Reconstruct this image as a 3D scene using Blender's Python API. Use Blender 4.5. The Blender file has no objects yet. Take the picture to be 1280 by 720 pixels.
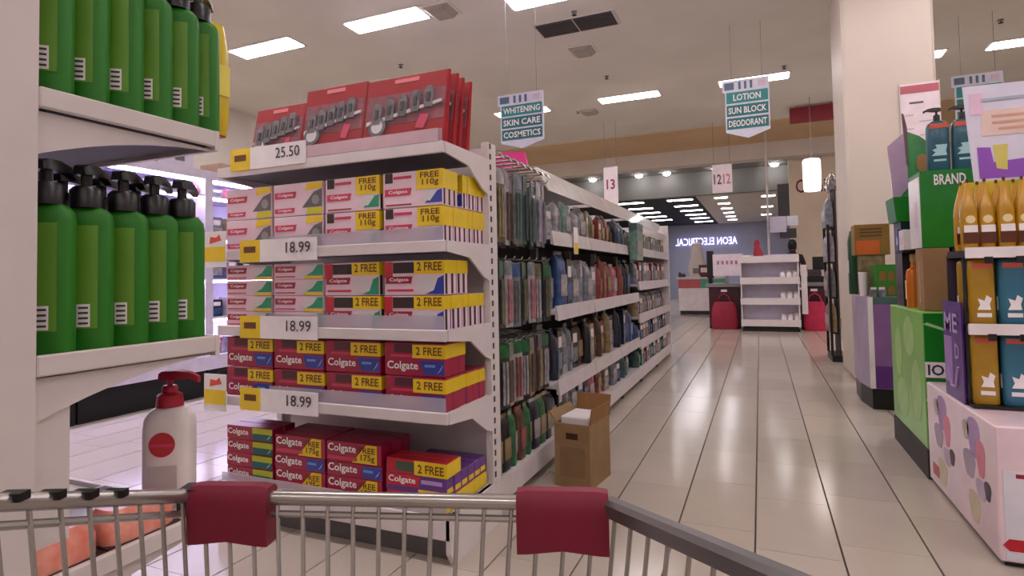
import bpy, bmesh, math, random
from math import sin, cos, pi, radians, tan
from mathutils import Vector, Matrix
random.seed(7)
SC = bpy.context.scene
COL = SC.collection
S = 0.9                      # layout units -> metres
CAM_H = 1.157

# ---------------------------------------------------------------- camera, world, exposure
F_PX = 722.0
cd = bpy.data.cameras.new('camera'); cam = bpy.data.objects.new('camera', cd); COL.objects.link(cam)
cd.sensor_fit = 'HORIZONTAL'; cd.sensor_width = 36.0; cd.lens = 36.0 * F_PX / 1280.0
cd.clip_start = 0.02; cd.clip_end = 200
PITCH = radians(2.0)
cd.shift_y = -((360 - 346) + F_PX * tan(PITCH)) / 1280.0
YAW = radians(23.2)
cam.matrix_world = (Matrix.Translation((0, 0, CAM_H * S)) @ Matrix.Rotation(YAW, 4, 'Z')
                    @ Matrix.Rotation(pi / 2 + PITCH, 4, 'X') @ Matrix.Rotation(radians(-1.1), 4, 'Z'))
SC.camera = cam
w = bpy.data.worlds.new('store_ambient'); SC.world = w; w.use_nodes = True
w.node_tree.nodes['Background'].inputs[0].default_value = (0.9, 0.82, 0.86, 1)
w.node_tree.nodes['Background'].inputs[1].default_value = 0.25
SC.view_settings.view_transform = 'Standard'; SC.view_settings.look = 'None'
SC.view_settings.gamma = 1.0; SC.view_settings.use_curve_mapping = False
SC.view_settings.exposure = 0.5
LIGHT = 17.0                 # radiance of the ceiling panels
TINT = (1.0, 0.915, 0.935)

# ---------------------------------------------------------------- materials
def lin(c):
    c = c / 255.0
    return c / 12.92 if c <= 0.04045 else ((c + 0.055) / 1.055) ** 2.4
def L3(c): return tuple(lin(v) for v in c)
MATS = {}
def M(name, rgb, rough=0.5, metal=0.0, noise=0.05, scale=9.0, coat=0.0, emit=None, alpha=None, bump=0.0, rgb2=None):
    if name in MATS: return MATS[name]
    m = bpy.data.materials.new(name); m.use_nodes = True; MATS[name] = m
    nt = m.node_tree; n = nt.nodes; b = n['Principled BSDF']
    c = L3(rgb)
    tc = n.new('ShaderNodeTexCoord'); nz = n.new('ShaderNodeTexNoise'); nz.inputs['Scale'].default_value = scale
    nz.inputs['Detail'].default_value = 3
    nt.links.new(tc.outputs['Object'], nz.inputs['Vector'])
    rp = n.new('ShaderNodeValToRGB')
    c2 = L3(rgb2) if rgb2 else tuple(min(1, v * (1 + noise * 1.2)) for v in c)
    c1 = c if rgb2 else tuple(v * (1 - noise * 1.6) for v in c)
    rp.color_ramp.elements[0].color = (*c1, 1); rp.color_ramp.elements[1].color = (*c2, 1)
    rp.color_ramp.elements[0].position = 0.3; rp.color_ramp.elements[1].position = 0.7
    nt.links.new(nz.outputs['Fac'], rp.inputs['Fac']); nt.links.new(rp.outputs['Color'], b.inputs['Base Color'])
    b.inputs['Roughness'].default_value = rough; b.inputs['Metallic'].default_value = metal
    if coat: b.inputs['Coat Weight'].default_value = coat; b.inputs['Coat Roughness'].default_value = 0.12
    if emit:
        b.inputs['Emission Color'].default_value = (*emit[0], 1); b.inputs['Emission Strength'].default_value = emit[1]
    if alpha is not None: b.inputs['Alpha'].default_value = alpha
    if bump:
        bp = n.new('ShaderNodeBump'); bp.inputs['Strength'].default_value = bump; bp.inputs['Distance'].default_value = 0.01
        nt.links.new(nz.outputs['Fac'], bp.inputs['Height']); nt.links.new(bp.outputs['Normal'], b.inputs['Normal'])
    return m
white_paint = M('white_paint', (214, 204, 203), 0.45, noise=0.03)
shelf_white = M('shelf_white', (220, 211, 212), 0.35, noise=0.03)
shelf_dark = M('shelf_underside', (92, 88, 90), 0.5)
ceil_mat = M('ceiling_board', (232, 227, 216), 0.9, noise=0.03, scale=1.2)
tan_mat = M('ceiling_tan', (222, 190, 150), 0.9, noise=0.04, scale=1.0)
wall_white = M('wall_plaster', (226, 218, 210), 0.8, noise=0.03, scale=2)
wall_beige = M('wall_beige', (232, 216, 196), 0.8, noise=0.03, scale=2)
wall_grey = M('wall_grey', (128, 126, 124), 0.8, noise=0.04, scale=2)
wall_blue = M('wall_blue_grey', (176, 178, 204), 0.6, noise=0.05, scale=1)
grout = M('grout', (96, 86, 82), 0.8)
black = M('black_plastic', (16, 14, 16), 0.35)
black_matt = M('black_matt', (10, 10, 12), 0.7)
dark_grey = M('dark_grey', (58, 54, 58), 0.6)
mid_grey = M('mid_grey', (128, 126, 130), 0.5)
steel = M('chromed_wire', (176, 172, 168), 0.25, metal=0.85, noise=0.05)
steel_dark = M('rim_bar', (120, 116, 116), 0.35, metal=0.7, noise=0.05)
maroon = M('maroon_plastic', (124, 4, 46), 0.5, noise=0.06)
panel_glow = M('light_diffuser', (255, 250, 250), 0.5, noise=0, emit=(TINT, LIGHT))
lamp_glow = M('lamp_shade_glow', (255, 245, 235), 0.5, noise=0, emit=((1, 0.9, 0.85), 3.0))
down_glow = M('downlight_glow', (255, 250, 245), 0.5, noise=0, emit=((1, 0.95, 0.93), 26.0))
strip_glow = M('strip_glow', (255, 250, 255), 0.5, noise=0, emit=((1, 0.95, 1.0), 11.0))
lilac_glow = M('shelf_led_glow', (240, 235, 255), 0.5, noise=0, emit=((0.74, 0.66, 1.0), 16.0))
sign_glow = M('sign_letter_glow', (190, 180, 255), 0.5, noise=0, emit=((0.62, 0.58, 1.0), 2.2))
lilac_white = M('lilac_white', (214, 206, 226), 0.4)
red = M('red_print', (196, 22, 46), 0.35, coat=0.3)
pinkred = M('pink_red_print', (206, 52, 92), 0.35, coat=0.3)
crimson = M('crimson_print', (164, 14, 62), 0.35, coat=0.3)
yellow = M('yellow_print', (236, 202, 20), 0.35, coat=0.3)
olive = M('olive_print', (150, 128, 30), 0.4)
white_card = M('white_card', (238, 228, 232), 0.35, coat=0.25)
pink_card = M('pinkish_card', (236, 206, 220), 0.35, coat=0.25)
green_art = M('green_art', (20, 150, 110), 0.35, coat=0.3)
blue_art = M('blue_art', (44, 62, 160), 0.35, coat=0.3)
purple_art = M('purple_art', (104, 52, 140), 0.35, coat=0.3)
grey_art = M('grey_art', (104, 100, 104), 0.4)
pale_art = M('pale_art', (216, 210, 214), 0.35)
ink = M('dark_ink', (50, 34, 36), 0.5)
ink_brown = M('brown_ink', (110, 60, 12), 0.5)
white_ink = M('white_ink', (245, 238, 240), 0.45)
maroon_ink = M('maroon_ink', (130, 40, 60), 0.6)
paper = M('paper_white', (240, 234, 236), 0.6)
fence_plastic = M('clear_fence', (214, 204, 218), 0.15, alpha=0.42, noise=0.02)
clear_wrap = M('clear_wrap', (235, 232, 235), 0.3, alpha=0.025, noise=0.02)
cardboard = M('cardboard', (150, 120, 84), 0.8, noise=0.07, scale=14)
cardboard_in = M('cardboard_inside', (150, 108, 66), 0.85)

# floor tile: glossy beige-grey with a tone of its own per tile
tile_mat = bpy.data.materials.new('floor_tile'); tile_mat.use_nodes = True
nt = tile_mat.node_tree; b = nt.nodes['Principled BSDF']
oi = nt.nodes.new('ShaderNodeObjectInfo'); nz = nt.nodes.new('ShaderNodeTexNoise'); nz.inputs['Scale'].default_value = 5
tc = nt.nodes.new('ShaderNodeTexCoord'); nt.links.new(tc.outputs['Object'], nz.inputs['Vector'])
ad = nt.nodes.new('ShaderNodeMath'); ad.operation = 'MULTIPLY_ADD'; ad.inputs[1].default_value = 0.55
nt.links.new(oi.outputs['Random'], ad.inputs[0])
ml = nt.nodes.new('ShaderNodeMath'); ml.operation = 'MULTIPLY'; ml.inputs[1].default_value = 0.45
nt.links.new(nz.outputs['Fac'], ml.inputs[0]); nt.links.new(ml.outputs[0], ad.inputs[2])
rp = nt.nodes.new('ShaderNodeValToRGB')
rp.color_ramp.elements[0].color = (*L3((182, 170, 158)), 1); rp.color_ramp.elements[1].color = (*L3((198, 186, 174)), 1)
nt.links.new(ad.outputs[0], rp.inputs['Fac']); nt.links.new(rp.outputs['Color'], b.inputs['Base Color'])
b.inputs['Roughness'].default_value = 0.16; b.inputs['Specular IOR Level'].default_value = 0.55

# ---------------------------------------------------------------- mesh helpers
class MB:
    def __init__(s): s.v = []; s.f = []; s.m = []
    def add(s, vs, fs, mi=0):
        o = len(s.v); s.v += [tuple(v) for v in vs]; s.f += [tuple(i + o for i in f) for f in fs]; s.m += [mi] * len(fs); return s
    def box(s, x0, x1, y0, y1, z0, z1, mi=0):
        return s.add([(x0, y0, z0), (x1, y0, z0), (x1, y1, z0), (x0, y1, z0), (x0, y0, z1), (x1, y0, z1), (x1, y1, z1), (x0, y1, z1)],
                     [(0, 3, 2, 1), (4, 5, 6, 7), (0, 1, 5, 4), (1, 2, 6, 5), (2, 3, 7, 6), (3, 0, 4, 7)], mi)
    def prism(s, poly, axis, a0, a1, mi=0):
        def p(u, v, a): return {'x': (a, u, v), 'y': (u, a, v), 'z': (u, v, a)}[axis]
        n = len(poly); vs = [p(u, v, a0) for u, v in poly] + [p(u, v, a1) for u, v in poly]
        fs = [tuple(range(n))[::-1], tuple(range(n, 2 * n))] + [(i, (i + 1) % n, n + (i + 1) % n, n + i) for i in range(n)]
        return s.add(vs, fs, mi)
    def loft(s, rings, mi=0, caps=True):
        n = len(rings[0]); vs = [p for r in rings for p in r]; fs = []
        for k in range(len(rings) - 1):
            for i in range(n):
                j = (i + 1) % n; fs.append((k * n + i, k * n + j, (k + 1) * n + j, (k + 1) * n + i))
        if caps: fs.append(tuple(range(n))[::-1]); fs.append(tuple(range((len(rings) - 1) * n, len(rings) * n)))
        return s.add(vs, fs, mi)
    def tube(s, pts, r, n=8, mi=0):
        pts = [Vector(p) for p in pts]; rings = []
        for k, p in enumerate(pts):
            t = (pts[min(k + 1, len(pts) - 1)] - pts[max(k - 1, 0)]).normalized()
            a = Vector((0, 0, 1)) if abs(t.z) < 0.9 else Vector((1, 0, 0))
            u = t.cross(a).normalized(); v = t.cross(u).normalized()
            rings.append([tuple(p + r * (cos(2 * pi * i / n) * u + sin(2 * pi * i / n) * v)) for i in range(n)])
        return s.loft(rings, mi)
    def lathe(s, prof, n=16, c=(0, 0), mi=0):
        return s.loft([[(c[0] + r * cos(2 * pi * i / n), c[1] + r * sin(2 * pi * i / n), z) for i in range(n)] for r, z in prof], mi)
    def mesh(s, name, mats, smooth=False, bevel=0.0):
        me = bpy.data.meshes.new(name)
        me.from_pydata([tuple(c * S for c in v) for v in s.v], [], s.f)
        for m in (mats if isinstance(mats, (list, tuple)) else [mats]): me.materials.append(m)
        for p, mi in zip(me.polygons, s.m): p.material_index = mi
        bm = bmesh.new(); bm.from_mesh(me)
        bmesh.ops.recalc_face_normals(bm, faces=bm.faces)
        if bevel: bmesh.ops.bevel(bm, geom=bm.edges[:], offset=bevel * S, segments=1, affect='EDGES', profile=0.5)
        bm.to_mesh(me); bm.free()
        if smooth:
            me.polygons.foreach_set('use_smooth', [True] * len(me.polygons))
            try: me.set_sharp_from_angle(angle=radians(40))
            except Exception: pass
        me.update(); return me
    def build(s, name, mats, parent=None, loc=(0, 0, 0), rz=0.0, smooth=False, bevel=0.0):
        return place(name, s.mesh(name, mats, smooth, bevel), parent, loc, rz)
def place(name, me, parent=None, loc=(0, 0, 0), rz=0.0):
    o = bpy.data.objects.new(name, me); COL.objects.link(o)
    o.location = tuple(c * S for c in loc); o.rotation_euler = (0, 0, rz); o.parent = parent; return o
def tag(o, label, cat, group=None):
    o['label'] = label; o['category'] = cat
    if group: o['group'] = group
    return o
def thing(name, label, cat, loc=(0, 0, 0), group=None, rz=0.0):
    o = bpy.data.objects.new(name, None); COL.objects.link(o); o.empty_display_size = 0.05
    o.location = tuple(c * S for c in loc); o.rotation_euler = (0, 0, rz)
    return tag(o, label, cat, group)
def struct(o): o['kind'] = 'structure'; return o
KIDS = {}
def copy_tree(o, loc, label=None, rz=None, group=None, depth=0):
    c = o.copy(); COL.objects.link(c)
    if depth == 0:
        c.location = tuple(v * S for v in loc)
        if rz is not None: c.rotation_euler = (0, 0, rz)
        if label: c['label'] = label
        if group: c['group'] = group
    for ch in o.children:
        d = copy_tree(ch, None, depth=depth + 1); d.parent = c
    return c
PROTO = {}
def from_proto(key, maker, loc, label, group, rz=0.0):
    """first use builds the thing, later uses copy it with its parts"""
    if key not in PROTO:
        o = maker(); PROTO[key] = o
        o.location = tuple(v * S for v in loc); o.rotation_euler = (0, 0, rz); o['label'] = label; o['group'] = group
        return o
    return copy_tree(PROTO[key], loc, label, rz, group)
def facemap(face):
    return {'-y': lambda u, v, n: (u, -n, v), '+y': lambda u, v, n: (-u, n, v),
            '+x': lambda u, v, n: (n, u, v), '-x': lambda u, v, n: (-n, -u, v), '-z': lambda u, v, n: (u, v, -n)}[face]
def patch(parent, name, poly, mat, pos, face, t=0.0022, off=0.0):
    f = facemap(face); n = len(poly)
    vs = [f(u, v, off) for u, v in poly] + [f(u, v, off + t) for u, v in poly]
    fs = [tuple(range(n))[::-1], tuple(range(n, 2 * n))] + [(i, (i + 1) % n, n + (i + 1) % n, n + i) for i in range(n)]
    return MB().add(vs, fs).build(name, mat, parent, pos)
def rect(w, h, cx=0, cy=0): return [(cx - w / 2, cy - h / 2), (cx + w / 2, cy - h / 2), (cx + w / 2, cy + h / 2), (cx - w / 2, cy + h / 2)]
def disc(r, cx=0, cy=0, n=20, ry=None): return [(cx + r * cos(2 * pi * i / n), cy + (ry or r) * sin(2 * pi * i / n)) for i in range(n)]
GLYPH = {}
def glyphs(s, bold=0.02):
    k = (s, bold)
    if k not in GLYPH:
        cu = bpy.data.curves.new('t', 'FONT'); cu.body = s; cu.offset = bold; cu.resolution_u = 2; cu.align_x = 'CENTER'
        cu.space_line = 0.85
        o = bpy.data.objects.new('t', cu); COL.objects.link(o)
        dg = bpy.context.evaluated_depsgraph_get(); me = bpy.data.meshes.new_from_object(o.evaluated_get(dg))
        vs = [tuple(v.co) for v in me.vertices]; fs = [tuple(p.vertices) for p in me.polygons]
        bpy.data.objects.remove(o); bpy.data.curves.remove(cu); bpy.data.meshes.remove(me)
        xs = [v[0] for v in vs]; ys = [v[1] for v in vs]
        x0, x1, y0, y1 = min(xs), max(xs), min(ys), max(ys)
        GLYPH[k] = ([((x - x0) / (x1 - x0) - .5, (y - y0) / (y1 - y0) - .5) for x, y, _ in vs], fs)
    return GLYPH[k]
def text(parent, s, mat, pos, face, w, h, off=0.0035, name='lettering', bold=0.02, mirror=False, shear=0.0):
    vs, fs = glyphs(s, bold); f = facemap(face); g = -1 if mirror else 1
    return MB().add([f(g * u * w + shear * v * h, v * h, off) for u, v in vs], fs).build(name, mat, parent, pos)
def sring(wx, wy, z, e=4.0, n=20, cx=0, cy=0):
    r = []
    for i in range(n):
        a = 2 * pi * (i + .5) / n; c, s_ = cos(a), sin(a)
        r.append((cx + wx / 2 * math.copysign(abs(c) ** (2 / e), c), cy + wy / 2 * math.copysign(abs(s_) ** (2 / e), s_), z))
    return r
ORD = ['first', 'second', 'third', 'fourth', 'fifth', 'sixth', 'seventh', 'eighth', 'ninth', 'tenth', 'eleventh', 'twelfth',
       'thirteenth', 'fourteenth', 'fifteenth', 'sixteenth', 'seventeenth', 'eighteenth', 'nineteenth', 'twentieth',
       'twenty-first', 'twenty-second', 'twenty-third', 'twenty-fourth', 'twenty-fifth', 'twenty-sixth', 'twenty-seventh', 'twenty-eighth', 'twenty-ninth', 'thirtieth']

# ================================================================ THE SETTING
# floor: slab with separate tiles laid on it
fl = struct(MB().box(-9, 9, -5, 30, -0.1, -0.012).build('floor', grout))
TX, TY = 0.328, 0.60
tile_me = MB().box(0.004, TX - 0.004, 0.0011, TY - 0.0011, -0.012, 0.0).mesh('tile', tile_mat)
cells = []
for i in range(-27, 28):
    for j in range(-13, 55):
        x = -0.055 + i * TX; y = 2.66 + j * TY + (0.16 if i % 2 else 0)
        if x < -9 or x + TX > 9 or y < -5 or y + TY > 30: continue
        cx, cy = x + TX / 2, y + TY / 2
        d = -sin(YAW) * cx + cos(YAW) * cy; lat = cos(YAW) * cx + sin(YAW) * cy
        seen = d > 1.4 and abs(lat / d) < 0.95
        hid = (cx < -1.3 and cy > 2.2) or cx > 1.0 or (-2.4 < cx < -1.2 and cy < .6) or cx < -5.2
        cells.append(((d if seen and not hid else 100 + abs(d)), x, y))
cells.sort()
for d, x, y in cells[:300]:
    o = place('tile', tile_me, fl, (x, y, 0))
rest = MB()
for d, x, y in cells[300:]:
    rest.box(x + .004, x + TX - .004, y + .0011, y + TY - .0011, -0.012, 0.0)
o = rest.build('tile_field', tile_mat, fl); o['kind'] = 'stuff'
CZ = 4.4
struct(MB().box(-9, 9, -5, 13.4, CZ, CZ + .1).build('ceiling', ceil_mat))
struct(MB().box(-9, 9, 13.4, 15.6, CZ - .02, CZ + .1).build('ceiling_tan_strip', tan_mat))
struct(MB().box(-9, 9, 15.6, 16.0, 3.98, CZ + .1).build('trim_1', wall_white))               # white beam
struct(MB().box(-9, 9, 16.0, 17.5, 4.1, CZ).build('ceiling_soffit', wall_grey))
struct(MB().box(-9, 9, 17.5, 17.7, 3.42, CZ).build('wall_bulkhead', wall_grey))
struct(MB().box(-1.70, 9, 17.7, 29, 3.45, 3.55).build('ceiling_far_grey', wall_white))
struct(MB().box(-9, -1.70, 17.7, 29, 3.46, 3.55).build('ceiling_far_black', black_matt))
struct(MB().box(-9, 9, 28.6, 28.9, 0, 3.5).build('wall_far', wall_blue))
struct(MB().box(-9.2, -9, -5, 30, 0, CZ).build('wall_left', wall_white))
struct(MB().box(9, 9.2, -5, 30, 0, CZ).build('wall_right', wall_white))
struct(MB().box(-9, 9, -5.2, -5, 0, CZ).build('wall_back', wall_white))
cw = struct(MB().box(0.74, 4.2, 16.05, 16.4, 0, 4.3).build('wall_cashier', wall_beige))
text(cw, 'Cashier', maroon_ink, (1.36, 16.05, 3.28), '-y', .95, 0.34, name='lettering', bold=0.01)
# pillar
pil = struct(MB().box(0.877, 1.70, 7.0, 7.95, 0, CZ).build('wall_pillar', M('pillar_paint', (216, 203, 190), 0.55, noise=0.02, scale=2), bevel=0.03))

# ceiling fittings
def ceiling_light():
    t = thing('ceiling_light', '', 'ceiling light')
    MB().box(-.56, .56, -.18, .18, -.012, 0).build('frame', white_paint, t)
    MB().box(-.53, .53, -.15, .15, -.02, -.0125).build('diffuser', panel_glow, t)
    return t
rows = [(5.95, 'second row'), (10.45, 'far row'), (1.45, 'row overhead'), (-3.05, 'rear row')]
for ry, rn in rows:
    for k, rx in enumerate([-8.3, -6.2, -4.2, -2.1, 0.0, 2.1, 4.1, 6.2]):
        yy = ry + (.28 if (ry == 5.95 and rx == -2.1) else 0)
        if ry == 10.45 and rx == 4.1: rx = 3.72
        from_proto('ceiling_light', ceiling_light, (rx, yy, CZ), f'white lit ceiling panel, {ORD[k]} from left wall, {rn}', 'ceiling light panels')
t = thing('ceiling_vent', 'dark two-panel air return grille in the ceiling', 'vent', (-2.08, 7.1, CZ))
MB().box(-.53, .53, -.22, .22, -.015, 0).build('frame', white_paint, t)
for sx in (-1, 1):
    p = MB().box(sx * .255 - .245, sx * .255 + .245, -.2, .2, -.02, -.015).build('grille_panel', dark_grey, t)
    sl = MB()
    for i in range(7): sl.box(sx * .255 - .24, sx * .255 + .24, -.19 + i * .056, -.17 + i * .056, -.026, -.02)
    sl.build('slat', M('vent_slat', (84, 78, 80), 0.5), p)
for k, (x, y, n) in enumerate([(-2.25, 7.95, 'beside the dark return grille'), (-3.45, 6.0, 'beside the near light panels'), (-5.6, 7.9, 'above the red multipacks'), (-3.0, 11.0, 'near the far light panels')]):
    t = thing('air_diffuser', f'small square grey ceiling diffuser {n}', 'vent', (x, y, CZ), 'ceiling diffusers')
    MB().box(-.2, .2, -.2, .2, -.012, 0).build('frame', ceil_mat, t)
    MB().prism([(-.17, -.012), (.17, -.012), (.1, -.06), (-.1, -.06)], 'y', -.15, .15).build('louvre', M('louvre_grey', (176, 166, 158), 0.6), t)
for k, (x, y, n) in enumerate([(-2.0, 6.75, 'in front of the dark grille'), (-4.9, 7.3, 'behind the near light panels'), (-2.2, 9.2, 'before the far light panel'), (.45, 10.0, 'beside the pillar'), (-3.2, 10.9, 'beside the skin care board'), (3.0, 9.4, 'to the right of the pillar')]):
    t = thing('sprinkler', f'tiny dark sprinkler head in the ceiling {n}', 'sprinkler', (x, y, CZ), 'ceiling sprinklers')
    MB().lathe([(.035, 0), (.035, -.01), (.012, -.012), (.012, -.04)], 10).build('stem', mid_grey, t)
    MB().lathe([(.03, -.04), (.03, -.046)], 10).build('deflector', dark_grey, t)
for k, x in enumerate([-4.6, -3.2, -2.4, -1.05, 0.45]):
    t = thing('downlight', f'bright round downlight over the grey bulkhead, {ORD[k]} from the left', 'downlight', (x, 17.1, 4.1), 'bulkhead downlights')
    MB().lathe([(.13, 0), (.13, -.02)], 16).build('ring', white_paint, t)
    MB().lathe([(.11, -.02), (.10, -.06), (.06, -.09), (.01, -.10)], 16).build('lens', down_glow, t, smooth=True)
# strip lights in the shop beyond
sn = 0
for cx, ww, ys, nm in [(-1.02, .36, [18.6, 20.2, 21.8, 23.4, 25.0, 26.6], 'pale ceiling'), (-2.22, .74, [18.5, 20.2, 21.8, 23.4, 25.0, 26.8], 'black ceiling'), (-3.75, .8, [18.5, 20.2, 21.8, 23.4, 25.0], 'black ceiling above the shelving'), (0.3, .36, [18.9, 22, 25], 'pale ceiling behind white pole')]:
    for k, y in enumerate(ys):
        t = thing('strip_light', f'bright strip light in far shop, {nm}, {ORD[k]} row', 'strip light', (cx, y, 3.45), 'far shop strip lights')
        MB().box(-ww / 2 - .03, ww / 2 + .03, -.17, .17, -.012, 0.0).build('housing', white_paint, t)
        MB().box(-ww / 2, ww / 2, -.14, .14, -.02, -.0125).build('tube_cover', strip_glow, t)

# ================================================================ TOOTHPASTE END UNIT
UX0, UX1, UF, UB = -2.46, -1.17, 2.05, 2.50
LEV = [0.20, 0.605, 0.94, 1.307, 1.715]
def side_bracket(x, z, x2):      # arm under a shelf, along y
    return MB().prism([(UF + .01, z), (UB - .04, z), (UB - .04, z - .17), (UB - .10, z - .15), (UB - .24, z - .065), (UF + .01, z - .045)], 'x', x, x2)
t = thing('display_shelving', 'white end display shelving stacked with toothpaste cartons', 'shelving', (0, 0, 0))
for nm, x in (('upright', UX1), ('upright', UX0)):
    up = MB().box(x - .035, x, UB - .04, UB + .05, 0, 1.80).build('upright', shelf_white, t)
    sg = 1 if x == UX1 else -1
    sl = MB()
    for k in range(34):
        z = .12 + k * .05; xx = x + .0005
        sl.box(xx, xx + .002, UB - .022, UB - .008, z, z + .026)
    if sg == 1: sl.build('slot_row', dark_grey, up)['kind'] = 'stuff'
MB().box(UX0 + .035, UX1 - .035, UB - .01, UB + .03, .1, 1.78).build('back_panel', shelf_white, t)
bd = MB().box(UX0, UX1, UF, UB - .04, .10, .195).build('base_deck', shelf_white, t, bevel=.004)
MB().prism([(UF, .195), (UB, .195), (UB, .0), (UF + .03, .0), (UF, .05)], 'x', UX1 - .02, UX1 + .004).build('base_foot', shelf_white, t)
MB().prism([(UF, .195), (UB, .195), (UB, .0), (UF + .03, .0), (UF, .05)], 'x', UX0, UX0 + .024).build('base_foot', shelf_white, t)
MB().box(UX0 + .03, UX1 - .03, UF + .06, UF + .09, 0, .1).build('kick_panel', shelf_dark, t)
for z in LEV[1:]:
    sh = MB().box(UX0 + .004, UX1 - .012, UF + .012, UB - .04, z - .022, z).build('shelf', [shelf_white], t)
    MB().box(UX0, UX1 - .004, UF - .004, UF + .010, z - .042, z + .006).build('price_rail', shelf_white, sh, bevel=.003)
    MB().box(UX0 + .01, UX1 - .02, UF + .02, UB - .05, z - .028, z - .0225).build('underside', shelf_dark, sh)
    side_bracket(UX1 - .010, z + .004, UX1).build('bracket', shelf_white, sh)
    side_bracket(UX0, z + .004, UX0 + .010).build('bracket', shelf_white, sh)
    MB().box(UX0 + .32, UX1 - .02, UF + .012, UF + .016, z + .001, z + .062).build('front_fence', fence_plastic, sh)
MB().box(UX0 + .02, UX1 - .02, UF + .004, UF + .009, .196, .235).build('front_fence', fence_plastic, t)
# rolled plastic tag at the top-left corner, price cards, hanging offers
def price_card(z, s, lab, x0=-2.30, x1=-1.83):
    t = thing('price_card', lab, 'price tag', (0, UF - .006, z), 'toothpaste price cards')
    MB().box(x0 + .13, x1, -.006, 0, -.05, .055).build('card', paper, t)
    MB().box(x0, x0 + .13, -.006, 0, -.05, .055).build('offer_tab', yellow, t)
    text(t, s, ink, ((x0 + x1) / 2 + .13, -.006, .012), '-y', .145, .050, bold=0.004)
    patch(t, 'offer_mark', rect(.075, .03), ink_brown, (x0 + .065, -.0061, .01), '-y', .001)
    return t
price_card(1.30, '18.99', 'white price card reading 18.99 with yellow tab, under the free 110g cartons')
price_card(.94, '18.99', 'white price card reading 18.99 with yellow tab, under the green-art cartons')
price_card(.60, '18.99', 'white price card reading 18.99 with yellow tab, under the crimson two-free cartons')
price_card(1.745, '25.50', 'white price card reading 25.50 under the red multipacks', -2.36, -1.89)
for k, (z, n) in enumerate([(1.33, 'beside the 18.99 card of the second highest shelf'), (.64, 'beside the 18.99 card above the lowest cartons')]):
    t = thing('offer_card', f'white and yellow offer card hanging {n}', 'price tag', (-2.435, UF - .035, z), 'hanging offer cards')
    MB().box(-.075, .075, -.004, 0, -.10, .075).build('card', paper, t, bevel=.0015)
    MB().box(-.07, .07, -.0055, -.0045, -.07, .0).build('yellow_band', yellow, t)
    patch(t, 'red_mark', [(-.035, .015), (.045, .03), (.03, .06), (.01, .045), (-.03, .05)], M('orange_red', (222, 84, 60), .5), (0, -.004, 0), '-y', .001)
    MB().tube([(0, .0, .07), (.02, .012, .09), (.06, .02, .10)], .003, 6).build('clip_arm', clear_wrap, t)

# --- carton kinds; origin at bottom centre of the FRONT face, front looks to -y
CW = 0.296
def carton(kind, w, h, d, body):
    t = thing('toothpaste_carton', '', 'carton')
    MB().box(-w / 2, w / 2, 0, d, 0, h).build('box', body, t, bevel=.002)
    return t
def logo_bar(t, cx, cz, w, h, mat=pinkred):
    p = patch(t, 'logo_bar', [(-w / 2, -h / 2), (w / 2 - .25 * h, -h / 2), (w / 2, h / 2), (-w / 2, h / 2)], mat, (cx, 0, cz), '-y')
    q = text(p, 'Colgate', white_ink, (0, 0, 0), '-y', w * .72, h * .6, off=.0028)
    return p
def sleeve(t, x0, x1, d, z0, z1, mat, e=.0025):
    return MB().box(x0, x1 + e, -e, d, z0, z1).build('sleeve', mat, t)
def mk_A():
    h, d = .152, .055; t = carton('A', CW, h, d, pink_card); w = CW / 2
    logo_bar(t, -w + .075, .098, .13, .030)
    logo_bar(t, -w + .07, .026, .12, .022)
    patch(t, 'grey_art', [(w - .12, .035), (w - .004, .035), (w - .004, .118), (w - .05, .105)], grey_art, (0, 0, 0), '-y')
    patch(t, 'yellow_art', [(w - .10, .112), (w - .004, .122), (w - .004, .148), (w - .09, .148)], yellow, (0, 0, 0), '-y')
    patch(t, 'yellow_art', [(w - .10, .004), (w - .004, .004), (w - .004, .032), (w - .085, .032)], M('yellow_green', (206, 200, 40), .4), (0, 0, 0), '-y')
    patch(t, 'round_art', disc(.022, w - .04, .068), M('art_light', (150, 148, 152), .4), (0, 0, 0), '-y', .0035)
    return t
def mk_B(art):
    def f():
        h, d = .152, .042; t = carton('B', CW, h, d, pink_card); w = CW / 2
        patch(t, 'window', [(-w + .012, .108), (-w + .05, .108), (-w + .05, .150), (-w + .012, .150)], ink, (0, 0, 0), '-y')
        logo_bar(t, -w + .078, .066, .135, .030)
        patch(t, 'pink_line', rect(.09, .012, -w + .10, .128), pinkred, (0, 0, 0), '-y')
        patch(t, 'pink_line', rect(.13, .006, -w + .08, .012), crimson, (0, 0, 0), '-y')
        s_ = sleeve(t, w - .125, w, d, .070, .151, yellow)
        text(s_, 'FREE\n110g', ink_brown, (w - .06, 0, .112), '-y', .092, .062)
        patch(t, 'leaf_art', [(w - .11, .03), (w - .06, .02), (w - .02, .066), (w - .07, .068)], pale_art, (0, 0, 0), '-y')
        patch(t, 'colour_art', [(w - .085, .012), (w - .002, .012), (w - .002, .066), (w - .03, .06)], art, (0, 0, 0), '-y', .0018)
        MB().box(w, w + .0016, .008, .02, .004, .148).build('end_flap', ink, t)
        return t
    return f
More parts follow.
